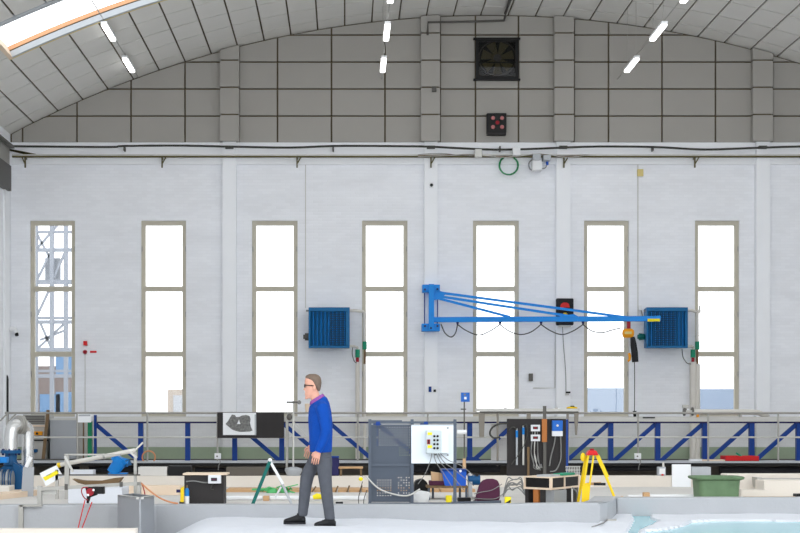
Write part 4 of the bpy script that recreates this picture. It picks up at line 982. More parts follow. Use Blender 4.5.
tag(MB().tube([P(313, 497.5, 22.0), P(317, 496.2, 22), P(324, 497, 22.0)], [.03, .045, .03], 10).build('yellow_bag', 'sign_yellow', smooth=True), 'crumpled yellow bag on the floor behind the man', 'bag')
tag(MB().pb(335.5, 343, 502, 504.6, 21.0, .1).build('black_clamp', 'black', bevel=.006), 'small black clamp on the floor behind the man', 'clamp')
# stand with dish base
Yd = 27.17
t = thing('instrument_stand', 'thin instrument stand with a round grey base on the kerb', 'stand', (PX(293.5, Yd), Yd, ZK))
MB().lathe((PX(293.5, Yd), Yd, 0), [(.001, ZK), (.11, ZK), (.15, PZ(471, Yd)), (.15, PZ(468.5, Yd)), (.06, PZ(467, Yd)), (.001, PZ(467, Yd))], 22).build('base', 'galvanised', t, smooth=True)
MB().cyl(P(293.3, 468, Yd), P(293.3, 401, Yd), .016, n=8).build('rod', 'steel_light', t)
MB().pb(286.3, 300, 401.2, 403.2, Yd - .02, .03).build('cross_arm', 'steel_dark', t); MB().ball(P(299.2, 402.3, Yd), .035).build('knob', 'cable_grey', t)
MB().cyl(P(286.8, 416, Yd + .02), P(286.8, 468, Yd + .02), .02, n=8).build('side_rod', 'steel', t)
MB().ball(P(289.5, 417, Yd), .05, .04, .06).build('clamp', 'steel_dark', t)
MB().bar(P(287, 416.5, Yd), P(293.3, 415.5, Yd), .02, .02).build('link', 'steel', t)
MB().bar(P(294, 422, Yd), P(306, 436, Yd), .012, .012).build('diagonal', 'steel_light', t)
t = thing('paper_cup', 'cream paper cup fixed on the handrail near the man', 'cup', P(308, 413, Yr))
MB().lathe(P(308, 413, Yr), [(.001, .02), (.055, .02), (.075, .21), (.07, .21), (.05, .04), (.001, .04)], 14).build('cup', 'wood_pale', t, smooth=True)
# navy bin and bench behind the man
t = thing('navy_bin', 'dark navy bin standing behind the man', 'bin', (PX(334.5, 27.1), 27.12, ZK))
MB().prism([(PX(330, 27.1), ZK), (PX(339, 27.1), ZK), (PX(339.3, 27.1), PZ(459, 27.1)), (PX(338, 27.1), PZ(456.5, 27.1)), (PX(330, 27.1), PZ(456.5, 27.1))], 27.06, 27.26).build('body', 'navy', t, bevel=.015)
MB().pb(329.6, 339, 456.2, 457.6, 27.04, .24).build('rim', 'truss_blue', t)
t = thing('low_bench', 'low wooden bench on the kerb right of the navy bin', 'bench', (PX(350, 27.1), 27.15, ZK))
MB().pb(338.5, 363, 466.8, 468.6, 27.03, .25).build('seat', 'wood', t)
for x_ in (340, 360): MB().box(PX(x_, 27.1), PX(x_ + 2, 27.1), 27.05, 27.2, ZK, PZ(468.6, 27.1)).build('leg', 'wood_dark', t)
# yellow ball wire stand
t = thing('float_marker', 'yellow float on a thin wire stand beside the rack', 'float', (PX(359.5, 20.9), 20.9, ZF))
MB().ball(P(360.8, 479, 20.9), .03, .03, .027).build('float', 'sign_yellow', t, smooth=True)
cpx([(362.5, 481.5), (360.5, 490), (358.5, 498), (359, 506)], 20.9, .006).build('wire', 'cable_dark', t); cpx([(367, 490), (364, 499), (363.6, 506)], 20.9, .006).build('wire', 'cable_dark', t)
MB().box(PX(356, 20.9), PX(366, 20.9), 20.87, 20.93, ZF, ZF + .02).build('foot', 'white_paint', t)
# perforated rack
Yq = 20.9
t = thing('perforated_rack', 'dark grey perforated panel rack with white board', 'rack', (PX(412, Yq), Yq, ZF))
def sheet(x0, x1, y0, y1, nx, ny, hole, mask, Y):
    m = MB(); X0, X1, Z0, Z1 = PX(x0, Y), PX(x1, Y), PZ(y1, Y), PZ(y0, Y); dx, dz = (X1 - X0) / nx, (Z1 - Z0) / ny
    for i in range(nx):
        for j in range(ny):
            a, b, c, d = X0 + i * dx, X0 + (i + 1) * dx, Z0 + j * dz, Z0 + (j + 1) * dz
            if mask(i / nx, 1 - j / ny):
                hx, hz = dx * hole / 2, dz * hole / 2; mx, mz = (a + b) / 2, (c + d) / 2
                m.add([(a, Y, c), (b, Y, c), (b, Y, d), (a, Y, d), (mx - hx, Y, mz - hz), (mx + hx, Y, mz - hz), (mx + hx, Y, mz + hz), (mx - hx, Y, mz + hz)], [(0, 1, 5, 4), (1, 2, 6, 5), (2, 3, 7, 6), (3, 0, 4, 7)])
            else: m.add([(a, Y, c), (b, Y, c), (b, Y, d), (a, Y, d)], [(0, 1, 2, 3)])
    return m
sheet(371, 411, 426, 464, 16, 15, .38, lambda u, v: .02 < v < .60 and u > .12 or (.6 <= v < .86 and u > .66), Yq).build('upper_panel', 'panel_mesh', t)
sheet(371, 413, 466, 502, 16, 14, .38, lambda u, v: (.38 < v < .9 and .08 < u < .5) or (.30 < v < .8 and u > .6 and (int(u*16)*5+int(v*14)*3)%4), Yq).build('lower_panel', 'panel_mesh', t)
MB().pb(371, 413, 463.8, 466.2, Yq - .02, .05).build('cross_rail', 'rack_grey', t)
MB().pb(371, 411, 424.6, 426.4, Yq - .02, .05).build('cross_rail', 'rack_grey', t)
for x_ in (368.4, 410.6, 453.4): MB().box(PX(x_, Yq), PX(x_ + 3, Yq), Yq - .03, Yq + .03, ZF, PZ(419.3, Yq)).build('post', 'rack_grey', t)
MB().pb(371, 454, 421.3, 423.6, Yq - .02, .04).build('top_bar', 'rack_grey', t); MB().pb(371, 402, 420.2, 421.4, Yq - .01, .03).build('top_strip', 'rack_grey', t)
MB().box(PX(368, Yq), PX(457, Yq), Yq - .06, Yq + .02, ZF, PZ(502.5, Yq)).build('base_bar', 'rack_grey', t)
MB().bar(Vector((PX(455, Yq), Yq, ZF + .03)), Vector((PX(500, 21.3), 21.3, ZF + .03)), .05, .06).build('base_bar', 'rack_grey', t)
for x_ in (370, 412, 455): MB().box(PX(x_ - 1, Yq), PX(x_ + 1, Yq), Yq - .1, Yq + .55, ZF, ZF + .035).build('foot_bar', 'rack_grey', t)
for x_ in (376, 424): MB().pb(x_, x_ + 4, 421.6, 425.5, Yq - .03, .01).build('blue_clip', 'truss_blue', t)
MB().pb(411.3, 453.4, 425.3, 463.4, Yq - .055, .02).build('white_board', 'cabinet_white', t)
MB().pb(411.3, 453.4, 424.6, 425.4, Yq - .057, .025).build('board_edge', 'galvanised', t)
for x_, y_ in ((447.8, 428), (447.8, 455), (435.3, 454.6)): MB().cyl(P(x_, y_, Yq - .065), P(x_, y_, Yq - .05), .012, n=8).build('bolt', 'cable_grey', t)
Yx = Yq - .19
t = thing('control_panel', 'grey control box with buttons and yellow labels', 'control panel', P(437, 453.5, Yx), None)
MB().pb(426.3, 441, 430.5, 453.5, Yx, .13).build('case', 'control_grey', t, bevel=.006)
MB().pb(441, 448.8, 430.8, 453.3, Yx + .03, .10).build('side_case', 'cabinet_white', t, bevel=.006)
for a in ((427.6, 432, 432.4, 435), (427.6, 432, 445.2, 448)): MB().pb(*a, Yx - .004, .006).build('yellow_label', 'sign_yellow', t)
MB().pb(427.2, 430.2, 439.4, 444.2, Yx - .012, .014).build('red_switch', 'red_dark', t); MB().pb(428.2, 429.2, 440, 443.6, Yx - .02, .01).build('switch_lever', 'black', t)
for r_ in range(4):
    for c_ in (434.3, 437.6): MB().cyl(P(c_, 436.2 + 4 * r_, Yx - .015), P(c_, 436.2 + 4 * r_, Yx + .002), .016, n=10).build('button', 'black', t)
for k, q in enumerate(([(432, 453), (430, 462), (425, 474), (418, 484)], [(434, 453), (436, 462), (444, 474), (452, 487)], [(436, 453), (441, 463), (450, 473), (464, 490)], [(438, 453), (444, 462), (455, 470), (474, 486)], [(440, 453), (448, 460), (462, 466), (474, 476)])):
    cpx(q, Yx + .08, .0055).build('cable', 'cable_grey', t)
cpx([(366, 476), (378, 488), (393, 494), (408, 495.5), (420, 489)], Yq - .06, .012).build('hose', 'steel_light', t)
# low table and what lies on it
Yl = 22.6
t = thing('low_table', 'low dark table behind the rack', 'table', (PX(447, Yl), Yl + .2, ZF))
MB().box(PX(427, Yl), PX(468, Yl), Yl, Yl + .5, PZ(488, Yl), PZ(485.8, Yl)).build('top', 'wood_dark', t)
for x_ in (428, 433.5, 461, 465.5): MB().box(PX(x_, Yl), PX(x_ + 2.2, Yl), Yl + .02 + (.4 if x_ in (433.5, 461) else 0), Yl + .06 + (.4 if x_ in (433.5, 461) else 0), ZF, PZ(488, Yl)).build('leg', 'rack_grey', t)
ZT = PZ(485.8, Yl)
t = thing('cardboard_box', 'tan cardboard box tilted on the low table', 'box', P(438, 485.8, Yl))
MB().pprism([(431.5, 472), (443, 473.5), (443.8, 482.5), (432, 481)], Yl + .15, .2).build('carton', 'cardboard', t); MB().pb(438.6, 439.6, 473, 482, Yl + .145, .006).build('tape', 'wood', t)
tag(MB().box(PX(430, Yl), PX(445, Yl), Yl + .08, Yl + .4, ZT, PZ(481.2, Yl)).build('maroon_case', 'purple', bevel=.01), 'flat maroon case under the cardboard box', 'case')
t = thing('blue_crate', 'blue plastic crate on the low table', 'crate', P(454, 485.8, Yl))
MB().prism([(PX(445, Yl), ZT), (PX(466, Yl), ZT), (PX(466.5, Yl), PZ(470.5, Yl)), (PX(442, Yl), PZ(470.5, Yl))], Yl + .02, Yl + .4).build('bin', 'box_blue', t); MB().pb(441.6, 467, 469.4, 471.2, Yl, .42).build('rim', 'truss_blue', t); MB().cyl(P(460.5, 471, Yl - .01), P(460.5, 471, Yl + .03), .02, n=8).build('tag', 'paper', t)
t = thing('small_pump', 'small dark pump unit beside the blue crate', 'pump', (PX(474, Yl), Yl + .1, ZF))
MB().cyl(P(468, 480, Yl + .15), P(480, 480, Yl + .15), .075, n=14).build('motor', 'pump_blue', t, smooth=True)
MB().box(PX(469, Yl), PX(472.8, Yl), Yl + .08, Yl + .2, ZF, PZ(480, Yl)).build('pillar', 'galvanised', t)
MB().box(PX(476, Yl), PX(479, Yl), Yl + .1, Yl + .2, PZ(484, Yl), PZ(474, Yl)).build('valve', 'board_black', t)
MB().box(PX(466, Yl), PX(476, Yl), Yl + .04, Yl + .24, ZF, ZF + .04).build('base', 'steel', t)
MB().ball(P(470, 475.5, Yl + .15), .04).build('cap', 'steel_light', t)
Yl2 = 22.0
tag(MB().lathe((PX(421, Yl2), Yl2, 0), [(.001, ZF), (.10, ZF), (.13, PZ(494, Yl2)), (.12, PZ(492, Yl2)), (.001, PZ(490.5, Yl2))], 20).build('white_dish', 'white_paint', smooth=True), 'white lidded dish on the floor behind the rack', 'dish')
tag(MB().prism([(PX(413, 23), ZF), (PX(429, 23), ZF), (PX(428, 23), PZ(483, 23)), (PX(423, 23), PZ(478.5, 23)), (PX(415, 23), PZ(481, 23))], 23, 23.3).build('black_bag', 'black', bevel=.03), 'black bag on the floor behind the rack', 'bag')
boxt('keyboard', 'flat black keyboard on the floor in front of the low table', 'keyboard', 458, 471, 497.8, 499.5, 22.1, .15, 'black', base=ZF)
boxt('label_roll', 'small yellow and white carton in front of the low table', 'carton', 446, 452, 495.5, 500, 21.9, .1, 'sign_yellow', base=ZF)
# purple chair
Yz = 21.6
t = thing('office_chair', 'purple upholstered office chair, back turned to the viewer', 'chair', (PX(488, Yz), Yz, ZF))
o = MB().pprism([(476.5, 500), (476, 496), (479, 486), (482, 480.8), (487, 479), (493, 478.8), (497.5, 480), (499.6, 484), (500.2, 492), (500, 500)], Yz, .09).build('backrest', 'purple', t, bevel=.025)
MB().box(PX(477, Yz), PX(500, Yz), Yz + .07, Yz + .5, PZ(502.5, Yz), PZ(498, Yz)).build('seat', 'purple', t, bevel=.03)
MB().cyl((PX(488, Yz), Yz + .28, ZF + .02), (PX(488, Yz), Yz + .28, PZ(502, Yz)), .03, n=10).build('column', 'black', t)
for k in range(5):
    a = 2 * math.pi * k / 5; c = Vector((PX(488, Yz), Yz + .28, ZF + .03)); MB().bar(c, c + Vector((.2 * math.cos(a), .2 * math.sin(a), -.015)), .03, .02).build('foot', 'black', t)
for q in ([(474, 494), (482, 492), (492, 490), (502, 484)], [(472, 498), (484, 499), (496, 498.5), (504, 493)]): cpx(q, Yz - .06, .006).build('cable', 'cable_grey', t)
# hazard block
Yz = 20.6
t = thing('hazard_block', 'small yellow block with black hazard stripe', 'block', (PX(508, Yz), Yz, ZF))
MB().box(PX(505.2, Yz), PX(511, Yz), Yz, Yz + .1, ZF, PZ(497, Yz)).build('body', 'sign_yellow', t)
MB().pprism([(505.5, 502.8), (510.8, 499.5), (510.8, 502.2), (505.5, 505)], Yz - .003, .004).build('stripe', 'black', t)
m = MB(); random.seed(11)
for k in range(9):
    y0_ = 481 + random.random() * 8
    pts = [P(503 + i * 4.6, y0_ + random.uniform(-3, 3) + (4 if i in (0, 5) else 0), 23.4 + .05 * k * .3) for i in range(6)]
    pts[0] = Vector((pts[0].x, pts[0].y, ZF + .01)); pts[-1] = Vector((pts[-1].x, pts[-1].y, ZF + .01))
    m.tube([v for v in cable(pts, .008, 6).v[::6]], .008, 5)
tag(m.build('cable_tangle', 'cable_grey', smooth=True), 'tangle of grey cables left of the desk shelf', 'cables')
# blue sign post
Yv = 27.17
t = thing('blue_sign_post', 'blue square sign on a thin post above the rack', 'sign', (PX(464.3, Yv), Yv, ZK))
MB().pb(461, 469.7, 392.5, 401.8, Yv - .03, .02).build('sign', 'sign_blue', t); MB().pb(464.2, 466.6, 396.8, 399.4, Yv - .033, .004).build('white_mark', 'paper', t); MB().pb(463.8, 466, 393.8, 395.4, Yv - .033, .004).build('grey_mark', 'cable_grey', t)
MB().cyl((PX(464.3, Yv), Yv, ZK), P(464.3, 395, Yv), .012, n=8).build('post', 'steel_dark', t)
MB().pb(460.8, 466, 408.6, 409.8, Yv - .02, .03).build('clamp', 'steel_dark', t)
MB().cyl(P(457, 432, Yv), P(466.4, 432, Yv), .04, n=12).build('paper_roll', 'paper', t)
MB().cyl((PX(464.3, Yv), Yv, ZK), P(464.3, 458.5, Yv), .03, n=10).build('socket', 'cardboard', t)
tag(MB().box(PX(491, YT + .2), PX(507, YT + .2), YT + .16, YT + .22, ZDK, PZ(424, YT)).build('concrete_slab', 'concrete'), 'pale concrete slab standing behind the truss left of the black board', 'slab')
# black instrument board
Yb2 = 27.12
t = thing('instrument_board', 'tall black plywood instrument board', 'board', (PX(536, Yb2), Yb2, ZK)); IB = t
MB().box(PX(507, Yb2), PX(566, Yb2), Yb2, Yb2 + .03, ZK, PZ(418.8, Yb2)).build('panel', 'board_black', t)
MB().box(PX(566, Yb2), PX(568.3, Yb2), Yb2, Yb2 + .05, ZK, PZ(419.5, Yb2)).build('edge_strip', 'truss_blue', t)
for x_ in (510, 560): MB().bar((PX(x_, Yb2), Yb2 + .2, ZK + .02), P(x_, 440, Yb2 + .03), .03, .03).build('back_strut', 'wood_dark', t)
t = thing('timber_post', 'upright timber post with orange wood section on the board', 'post', (PX(544.5, Yb2), Yb2 - .03, ZK))
MB().box(PX(542.8, Yb2), PX(546, Yb2), Yb2 - .05, Yb2 - .005, ZK, PZ(406, Yb2)).build('bar', 'steel_dark', t)
MB().pb(542, 547, 419, 442, Yb2 - .07, .03).build('timber', 'wood_orange', t)
MB().box(PX(527, Yb2), PX(529.2, Yb2), Yb2 - .04, Yb2 - .005, ZK, PZ(447, Yb2)).build('short_batten', 'wood_dark', t)
for k, y_ in enumerate((424.8, 434.6)):
    t = thing('panel_meter', 'white digital panel meter, %s of two on the black board' % ('upper', 'lower')[k], 'meter', P(535.5, y_ + 6.6, Yb2 - .06), 'panel meters')
    MB().pb(531, 540.2, y_, y_ + 6.6, Yb2 - .06, .06).build('case', 'meter_white', t, bevel=.006)
    MB().pb(533, 538, y_ + 1.8, y_ + 4.4, Yb2 - .064, .006).build('display', 'board_black', t); MB().pb(534, 537, y_ + 2.5, y_ + 3.8, Yb2 - .066, .004).build('digits', 'red_dark', t)
    for j in range(3):
        cpx([(532.5 + 2.5 * j, y_ + 6.5), (531 + 3.4 * j, 450 + 2 * k), (532.5 + 2.6 * j + k, 460), (536 + j * 3 - 2 * k, 468), (541, 470 - 3 * j)], Yb2 - .03 - .008 * j, .008).build('lead', 'cable_grey' if j != 1 else 'steel_light', t)
t = thing('frequency_inverter', 'blue and white inverter box on the black board', 'inverter', P(558, 436, Yb2 - .1))
MB().pb(552.3, 562.8, 420.5, 431, Yb2 - .10, .10).build('blue_cover', 'sign_blue', t, bevel=.008); MB().pb(552.3, 562.8, 431, 436.2, Yb2 - .095, .095).build('white_cover', 'meter_white', t, bevel=.006)
MB().cyl(P(557.5, 425.5, Yb2 - .106), P(557.5, 425.5, Yb2 - .099), .02, n=10).build('dial', 'steel_light', t)
for q in ([(555.5, 436), (554, 445), (551, 456), (549.5, 466)], [(560.5, 436), (561, 448), (560.5, 460), (556, 470), (550, 471.5)]): cpx(q, Yb2 - .04, .012).build('lead', 'cable_grey', t)
for x_, y_ in ((516.8, 429.5), (523.3, 426.5)):
    t = thing('flow_tube', 'clear flow tube with blue top, %s on the black board' % ('left one' if x_ < 520 else 'right one'), 'tube', (PX(x_, Yb2), Yb2 - .04, PZ(465, Yb2)), 'flow tubes')
    MB().cyl(P(x_, 465, Yb2 - .04), P(x_, y_ + 8, Yb2 - .04), .018, n=10).build('tube', 'galvanised' if x_ < 520 else 'steel_light', t)
    MB().cyl(P(x_, y_ + 8, Yb2 - .04), P(x_, y_ + 1, Yb2 - .04), .021, n=10).build('blue_section', 'valve_blue', t); MB().cyl(P(x_, y_ + 1, Yb2 - .04), P(x_, y_ - 1, Yb2 - .04), .012, n=8).build('fitting', 'steel_light', t)
    cpx([(x_, y_), (x_ - 4, y_ - 2.5), (x_ - 8, y_ + 1)] if x_ < 520 else [(x_, y_), (x_ + 3, y_ - 2), (x_ + 4, y_ + 8), (x_ + 1, y_ + 18), (x_ - 6, y_ + 30), (x_ - 12, y_ + 38)], Yb2 - .05, .01).build('hose', 'cable_dark', t)
cpx([(507.5, 423.5), (499, 424), (492, 428), (490, 434), (494, 438), (500, 437)], Yb2 - .02, .018).build('hose_loop', 'cable_dark', IB, smooth=True)
# desk shelf unit standing cornerwise
def face(A, B):
    A, B = Vector(A), Vector(B); U = B - A; Ld = U.length; U.normalize(); V = Vector((-U.y, U.x))
    def dk(u0, u1, v0, v1, z0, z1):
        q = [A + U * (u0 * Ld) + V * v0, A + U * (u1 * Ld) + V * v0, A + U * (u1 * Ld) + V * v1, A + U * (u0 * Ld) + V * v1]
        return MB().add([(p.x, p.y, z0) for p in q] + [(p.x, p.y, z1) for p in q], [(0, 3, 2, 1), (4, 5, 6, 7), (0, 1, 5, 4), (1, 2, 6, 5), (2, 3, 7, 6), (3, 0, 4, 7)])
    return dk
PA, PB, PC = pt(523.5, 21.35), pt(551, 20.95), pt(580, 21.9)
PD = (PA[0] + PC[0] - PB[0], PA[1] + PC[1] - PB[1])
t = thing('desk_shelf', 'desk with an open black shelf, standing cornerwise', 'desk', (PB[0], 21.4, ZF))
zs0, zs1 = PZ(488, 21), PZ(477.4, 21)
def plan(pts_, z0, z1): n = len(pts_); return MB().add([(x, y, z0) for x, y in pts_] + [(x, y, z1) for x, y in pts_], [tuple(range(n)), tuple(range(2 * n - 1, n - 1, -1))] + [(i, i + n, (i + 1) % n + n, (i + 1) % n) for i in range(n)])
plan([PA, PB, PC, PD], zs0 - .026, zs0).build('desk_top', 'wood_pale', t)
plan([PA, PB, PC, PD], zs1 - .012, zs1 + .004).build('shelf_top', 'wood_pale', t)
d1, dk = face(PA, PB), face(PB, PC)
for f_, us in ((d1, (0, .97)), (dk, (.012, .46, .965))):
    for u in us: f_(u, u + .03, .0, .03, zs0, zs1 - .01).build('divider', 'wood_pale', t)
mid = [tuple(Vector(a_) * .94 + Vector(((PA[0] + PC[0]) / 2, (PA[1] + PC[1]) / 2)) * .06) for a_ in (PA, PB, PC, PD)]
plan(mid, zs0, zs1 - .012).build('shelf_inside', 'black', t)
d1(.02, .14, .02, .3, ZF, zs0 - .026).build('side_panel', 'board_black', t); d1(.32, .50, .02, .07, ZF, zs0 - .026).build('wood_leg', 'wood_orange', t)
d1(.54, 1.0, .06, .3, ZF, zs0 - .03).build('pedestal', 'sheet_metal', t); dk(.10, .98, .12, .2, ZF, zs0 - .026).build('modesty_panel', 'board_black', t)
dk(.48, .55, .02, .07, ZF, zs0 - .026).build('steel_leg', 'steel', t); dk(.92, .99, .02, .07, ZF, zs0 - .026).build('steel_leg', 'steel_dark', t)
c0 = Vector(PB) + (Vector(PC) - Vector(PB)) * .7; cable([(c0.x, c0.y - .03, zs0 - .02), (c0.x + .05, c0.y - .04, zs0 - .06), (c0.x + .09, c0.y - .03, .2), (c0.x + .1, c0.y - .02, ZF)], .012).build('cable', 'cable_grey', t)
zq = zs1 + .004
tag(dk(.1, .42, .05, .25, zq, zq + .025).build('paper_stack', 'galvanised'), 'stack of grey folders on the desk shelf', 'folders')
tag(dk(.52, .95, .05, .2, zq, zq + .032).build('teal_cloth', 'valve_green', bevel=.012), 'teal cloth folded on the desk shelf', 'cloth')
t = thing('wire_basket', 'grey wire basket on the kerb behind the desk shelf', 'basket', (PX(573, 27.15), 27.15, ZK))
m = MB()
for k in range(9): m.bar(P(566 + 1.7 * k, 466.5, 27.1), P(567 + 1.5 * k, 475.8, 27.1), .01, .01)
for y_ in (466.5, 470, 473): m.bar(P(565.6, y_, 27.1), P(580.4, y_, 27.1), .012, .012)
m.build('wires', 'steel_light', t); MB().box(PX(566, 27.1), PX(580, 27.1), 27.08, 27.25, ZK, ZK + .02).build('tray', 'steel', t)
# yellow tripod
Y3 = 20.75
t = thing('survey_tripod', 'yellow surveying tripod with a red head', 'tripod', (PX(592, Y3), Y3, ZF))
MB().prism([(PX(586, Y3), PZ(455.2, Y3)), (PX(598, Y3), PZ(455.2, Y3)), (PX(595.5, Y3), PZ(450.4, Y3)), (PX(588, Y3), PZ(450.4, Y3))], Y3 - .08, Y3 + .08).build('head', 'red', t, bevel=.012)
MB().cyl(P(591.8, 450.4, Y3), P(591.8, 448.6, Y3), .03, n=12).build('mount', 'red_dark', t)
lg = MB().bar(P(588.3, 455, Y3 - .05), P(583.6, 485, Y3 - .06), .022, .022).bar(P(593.6, 455, Y3 - .05), P(589.6, 485, Y3 - .06), .022, .022).build('leg', 'yellow', t)
MB().add([P(582.2, 483, Y3 - .05), P(590.6, 483, Y3 - .05), Vector((PX(588, Y3), Y3 - .05, ZF)), Vector((PX(581, Y3), Y3 - .05, ZF)), P(582.2, 483, Y3 - .02), P(590.6, 483, Y3 - .02), Vector((PX(588, Y3), Y3 - .02, ZF)), Vector((PX(581, Y3), Y3 - .02, ZF))], [(0, 1, 2, 3), (7, 6, 5, 4), (0, 4, 5, 1), (1, 5, 6, 2), (2, 6, 7, 3), (3, 7, 4, 0)]).build('lower_leg', 'yellow', lg)
MB().bar(P(586, 456, Y3 + .04), Vector((PX(577.5, Y3 + .3), Y3 + .3, ZF)), .03, .025).build('leg', 'yellow', t)
lg = MB().bar(P(596.3, 455, Y3), P(606.5, 477, Y3), .022, .03).bar(P(598, 455, Y3), P(608, 477, Y3), .02, .03).build('leg', 'yellow', t)
MB().bar(P(604, 471.5, Y3), Vector((PX(618.3, Y3), Y3, ZF)), .035, .03).build('lower_leg', 'yellow', lg)
MB().ball(P(583, 457.2, Y3 + .02), .035, .03, .06).build('strap', 'yellow', t, smooth=True)
MB().bar(P(587, 484, Y3), P(601, 483.3, Y3 + .03), .02, .035).build('strap_bar', 'wood', t); MB().bar(P(594, 484, Y3 - .02), P(605.5, 484.2, Y3 - .02), .03, .035).build('grip', 'black', t)
# green tub
Yg = 21.35
def rrect(cx, cy, hx, hy, r, z, n=5):
    q = []
    for sx, sy, a0 in ((1, 1, 0), (-1, 1, 90), (-1, -1, 180), (1, -1, 270)):
        for k in range(n + 1):
            a = R(a0 + 90 * k / n); q.append(Vector((cx + sx * (hx - r) + r * math.cos(a), cy + sy * (hy - r) + r * math.sin(a), z)))
    return q
cx_, cy_ = PX(720.3, Yg), Yg + .25; zr = PZ(477, Yg)
t = thing('green_tub', 'large green plastic tub on the floor behind the basin kerb', 'tub', (cx_, cy_, ZF))
MB().loft([rrect(cx_, cy_, .262, .24, .08, ZF), rrect(cx_, cy_, .288, .26, .09, zr - .02), rrect(cx_, cy_, .285, .245, .08, zr - .02), rrect(cx_, cy_, .255, .225, .07, ZF + .02)]).build('body', 'tub_green', t, smooth=True)
MB().loft([rrect(cx_, cy_, .288, .26, .09, zr - .05), rrect(cx_, cy_, .338, .29, .10, zr - .03), rrect(cx_, cy_, .345, .295, .10, zr - .005), rrect(cx_, cy_, .325, .28, .10, zr + .006), rrect(cx_, cy_, .29, .25, .085, zr - .01), rrect(cx_, cy_, .29, .25, .085, zr - .05)], True).build('rim', 'tub_green', t, smooth=True)
# concrete blocks at right
Yb3 = 24.0
struct(MB().box(PX(726, Yb3), XR - .05, Yb3, Yb3 + .35, ZF, PZ(474, Yb3)).build('wall_block_far', 'concrete_cream', bevel=.01), 'white concrete block wall behind the green tub')
b_ = struct(MB().box(PX(764, 23.2), XR - .05, 23.2, 23.7, ZF, PZ(480.5, 23.2)).build('wall_block_near', 'concrete_cream', bevel=.01), 'white concrete block at the right edge')
MB().pprism([(757, 477.5), (762, 477.5), (764, 481), (761.5, 487.5), (758, 487.5)], 23.6, .3).build('steel_cap', 'steel', b_)
MB().box(PX(762, 23.6), XR - .05, 23.6, 23.7, PZ(481, 23.6), PZ(478, 23.6)).build('groove_rail', 'steel', b_)
tag(MB().prism([(PX(741, 22.3), ZF), (PX(768, 22.3), ZF), (PX(776, 22.3), PZ(493, 22.3)), (PX(770, 22.3), PZ(491, 22.3)), (PX(741, 22.3), PZ(489.5, 22.3))], 22.3, 22.7).build('stone_wedge', 'concrete_cream'), 'white stone wedge lying right of the green tub', 'stone')
boxt('brown_strip', 'thin brown strip lying along the basin kerb', 'strip', 744, 796, 496.5, 498.5, 21.6, .06, 'wood', base=ZF)
tag(MB().box(PX(744, 21.58), PX(800, 21.58), 21.5, 21.72, ZF, PZ(498.3, 21.6)).build('floor_plank', 'concrete'), 'pale plank on the floor under the brown strip', 'plank') if False else None
boxt('black_shoe_box', 'black object at the right edge behind the basin kerb', 'box', 797, 806, 494, 500, 21.6, .2, 'black', base=ZF)
boxt('brick_block', 'small brown brick behind the kerb left of the green tub', 'brick', 644, 650, 492.5, 499, 21.6, .12, 'wood', base=ZF)
tag(MB().ball(Vector((PX(622, 21.8), 21.8, ZF + .045)), .045, .05, .05).build('orange_sponge', 'cardboard', smooth=True), 'small tan sponge right of the yellow tripod', 'sponge')
for k, (a, b, y_) in enumerate(((628, 648, 497.2), (650, 698, 496.8))): tag(MB().cyl(P(a, y_, 21.8), P(b, y_, 21.8), .035, n=10).build('thin_pipe', 'white_paint'), 'thin white pipe lying behind the kerb, %s' % ('near the sponge' if k == 0 else 'left of the green tub'), 'pipe')
for k, (a, b, c) in enumerate(((617, 625.5, 508.4), (607, 616, 522.8))):
    Yk_ = ZC * F / (c - CY); tag(MB().box(PX(a, Yk_), PX(b, Yk_), Yk_ - .03, Yk_ + .03, -.01, .045).build('marker_strip', 'steel'), 'small grey marker strip on the white bed, %s' % ('far one' if k == 0 else 'near one'), 'marker')
tag(cable([Vector((PX(a, ZC * F / (b - CY)), ZC * F / (b - CY), .035)) for a, b in ((616, 513), (610, 520), (603, 526), (592, 530))], .008).build('thin_cable', 'cable_grey'), 'thin cable on the white bed beside the kerb corner', 'cable')

# ================================================================== PERSON
YPN = 18.65; SP = YPN / F
def pp(px, py, dy=0.0): return Vector((PX(px, YPN), YPN + dy, PZ(py, YPN)))
def rings(L, n=20):      # (centre px, py, half width px, half depth m, depth offset m)
    out = []
    for cx_, py, rx, ry, dy in L:
        c = pp(cx_, py, dy); out.append([c + Vector((rx * SP * math.cos(2 * math.pi * k / n), ry * math.sin(2 * math.pi * k / n), 0)) for k in range(n)])
    return out
def solid(mb, name, m_, parent, voxel, smooth_it=4, org=None):
    o = mb.build(name, m_, None, org=org)
    r_ = o.modifiers.new('r', 'REMESH'); r_.mode = 'VOXEL'; r_.voxel_size = voxel
    s_ = o.modifiers.new('s', 'SMOOTH'); s_.factor = .5; s_.iterations = smooth_it
    dg = bpy.context.evaluated_depsgraph_get(); me = bpy.data.meshes.new_from_object(o.evaluated_get(dg)); o.modifiers.clear()
    old = o.data; o.data = me; bpy.data.meshes.remove(old); me.name = name
    if not me.materials: me.materials.append(MATS[m_])
    for p in me.polygons: p.use_smooth = True
    if parent is not None:
        o.parent = parent; o.location = Vector(org) - ORG[parent]
    return o
OP = pp(315, 525.5); OP.z = 0.0
b = MB()
